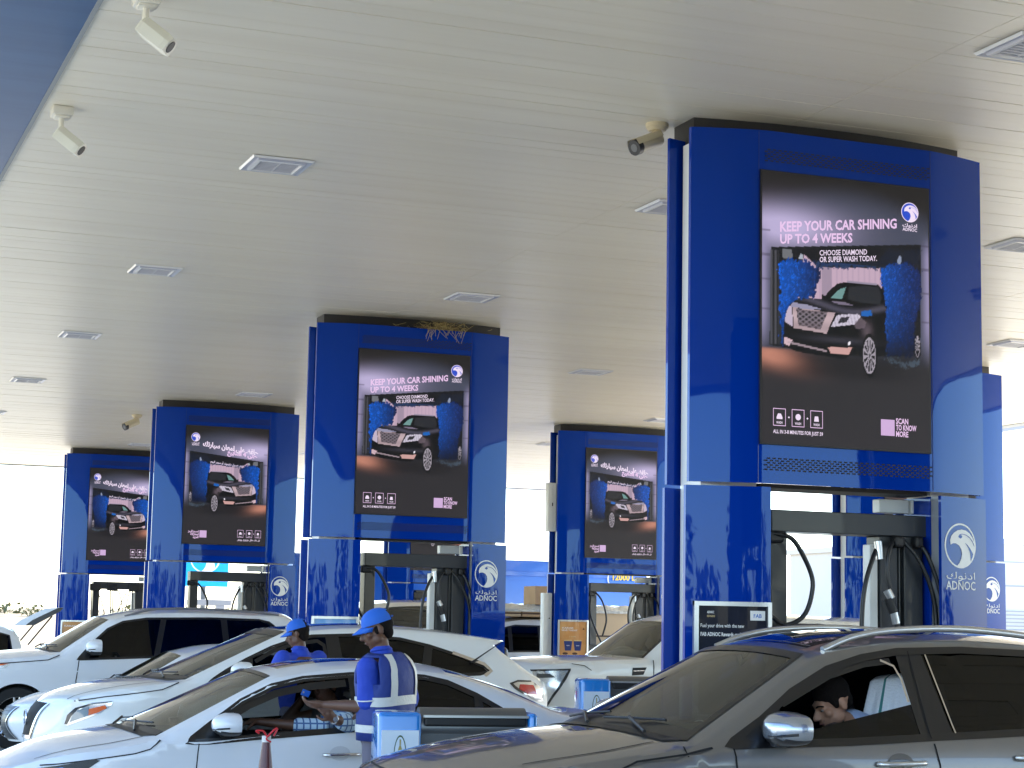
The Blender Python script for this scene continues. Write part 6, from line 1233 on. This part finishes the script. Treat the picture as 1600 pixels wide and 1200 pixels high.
# sign board and gantry beyond
SGN = mat('sign_cyan', (.0, .36, .78), .4); t = empty('station_sign', (14.5, 66, 0), 'cyan roadside sign with white falcon seen through a pump opening', 'sign')
m = MB(); m.bbox(-1.0, .75, -.05, .05, 3.0, 4.75, SGN, .02); m.build('sign_board', t); m = MB(); m.cyl((-.1, 0, 0), (-.1, 0, 3.0), .09, MGREY, 14); m.build('post', t)
m = MB(); emblem(m, lambda a, b, off: (a, -.053-off, b), -.08, 4.0, .52, LOGOW, SGN); m.build('emblem', t)
t = empty('gantry', (12.3, 56, 0), 'grey steel height gantry beyond the pumps', 'gantry'); GG = mat('gantry_grey', (.30, .30, .30), .6); m = MB(); m.bbox(-.55, .75, -.08, .08, 2.25, 2.42, GG, .01); m.build('beam', t); m = MB(); m.bbox(.3, .55, -.08, .08, 0, 2.25, GG, .01); m.build('post', t)
# pale building on the right
BW = mat('building_wall', (.62, .62, .62), .7, var=(.5, .4, (.55, .55, .54), (1, 1, 1))); BL = mat('shutter_line', (.34, .34, .36), .7)
t = empty('service_building', (52, 66, 0), 'pale grey flat building with slatted shutter at the right edge', 'building'); m = MB(); m.box(-10, 14, -6, 8, 0, 5.2, BW); m.build('wall', t); m = MB(); m.bbox(-10.2, 14.2, -6.2, 8.2, 5.2, 5.42, BW, .03); m.build('roof_edge', t)
m = MB(); m.box(-9.9, 14, -6.03, -6.001, 3.66, 3.70, BL); m.box(-9.9, 14, -6.03, -6.001, 4.55, 4.57, BL); 
for i in range(19): m.box(-9.4, 8, -6.05, -6.002, .3+i*.135, .33+i*.135, BL)
m.build('shutter', t)
# desert shrubs and far tree line
GRN = mat('shrub_green', (.085, .10, .045), .8, var=(3, .8, (.13, .13, .06), (1, 1, 1)))
def shrub(x, y, r, h, n, name='desert_shrub', z0=0):
    m = MB()
    for i in range(n):
        a = random.uniform(0, 6.28); q = random.random()**.5; zz = z0+h*random.uniform(.1, 1); p = V((x+r*q*math.cos(a), y+r*q*math.sin(a)*.7, zz)); d = V((random.gauss(0, 1), random.gauss(0, 1), random.gauss(.3, 1))).normalized(); e = d.cross(V((.3, .2, 1))).normalized(); s = r*random.uniform(.05, .16)
        m.add([p-e*s, p+d*s*1.4, p+e*s, p-d*s*.8], [(0, 1, 2, 3)], GRN)
    for i in range(5): a = i*1.3; m.tube([(x, y, z0), (x+r*.5*math.cos(a), y+r*.4*math.sin(a), z0+h*.7)], [.04, .015], STRAW2, 5, 0)
    return m
sp_ = [(7.5, 120, 1.6, 1.7, 'round green'), (2.8, 150, 2.2, 1.8, 'wide olive'), (11.5, 170, 2.4, 2.2, 'far bushy'), (-1.0, 130, 1.7, 1.5, 'leftmost low')]
for x, y, r_, h, d in sp_: tag(shrub(x, y, r_, h, 260).build('desert_shrub'), '%s shrub standing in the sand beyond the station' % d, 'shrub', 'desert shrubs')
m = MB()
for i in range(150):
    x = random.uniform(-60, 60); y = random.uniform(236, 262); r_ = random.uniform(1, 3); k = shrub(x, y, r_, random.uniform(.8, 1.8), 26, z0=2.4); m.add(k.v, k.f, GRN)
tag(m.build('far_scrub'), 'band of low grey-green scrub along the horizon', 'scrub', kind='stuff')

# unseen trees added behind the viewer to darken low reflections in the panels
m = MB(); GRD = mat('tree_green', (.045, .06, .03), .8)
for i in range(26):
    x = -60+i*6+random.uniform(-1.5, 1.5); y = -38+random.uniform(-3, 3); h = random.uniform(3.5, 6.5)
    for k in range(150):
        a = random.uniform(0, 6.28); q = random.random()**.5*2.6; zz = h*random.uniform(.25, 1); p = V((x+q*math.cos(a), y+q*math.sin(a), zz)); d = V((random.gauss(0, 1), random.gauss(0, 1), random.gauss(0, 1))).normalized(); e = d.cross(V((.3, .2, 1))).normalized(); w_ = random.uniform(.25, .6)
        m.add([p-e*w_, p+d*w_, p+e*w_, p-d*w_], [(0, 1, 2, 3)], GRD)
    m.tube([(x, y, 0), (x, y, h*.6)], [.16, .08], STRAW2, 6, 0)
tag(m.build('reflection_trees'), 'unseen line of trees added behind the viewer to darken reflections', 'trees', kind='stuff')
# ------------------------------------------------------------------ left and right halves of car trim become parts of their own
SPLIT = {'window_trim', 'door_pillar', 'window_channel', 'door_gap', 'headlight', 'tail_light', 'lamp_lens', 'lamp_surround', 'lamp_insert', 'indicator_lens', 'red_section', 'mirror_triangle', 'side_vent', 'fog_panel', 'bright_trim', 'wheel_arch'}
for o in list(col.objects):
    if o.type != 'MESH' or o.name.split('.')[0] not in SPLIT or not o.parent: continue
    me = o.data; ys = np.array([sum(me.vertices[i].co.y for i in p.vertices)/len(p.vertices) for p in me.polygons])
    if len(ys) == 0 or ys.min() > -.1 or ys.max() < .1: continue
    for sg in (1, -1):
        bm = bmesh.new(); bm.from_mesh(me)
        bmesh.ops.delete(bm, geom=[f for f in bm.faces if f.calc_center_median().y*sg < 0], context='FACES')
        m2 = bpy.data.meshes.new(o.name.split('.')[0])
        for mm_ in me.materials: m2.materials.append(mm_)
        bm.to_mesh(m2); bm.free()
        if sg == 1:
            o2 = bpy.data.objects.new(o.name.split('.')[0], m2); col.objects.link(o2); o2.parent = o.parent
        else: o.data = m2
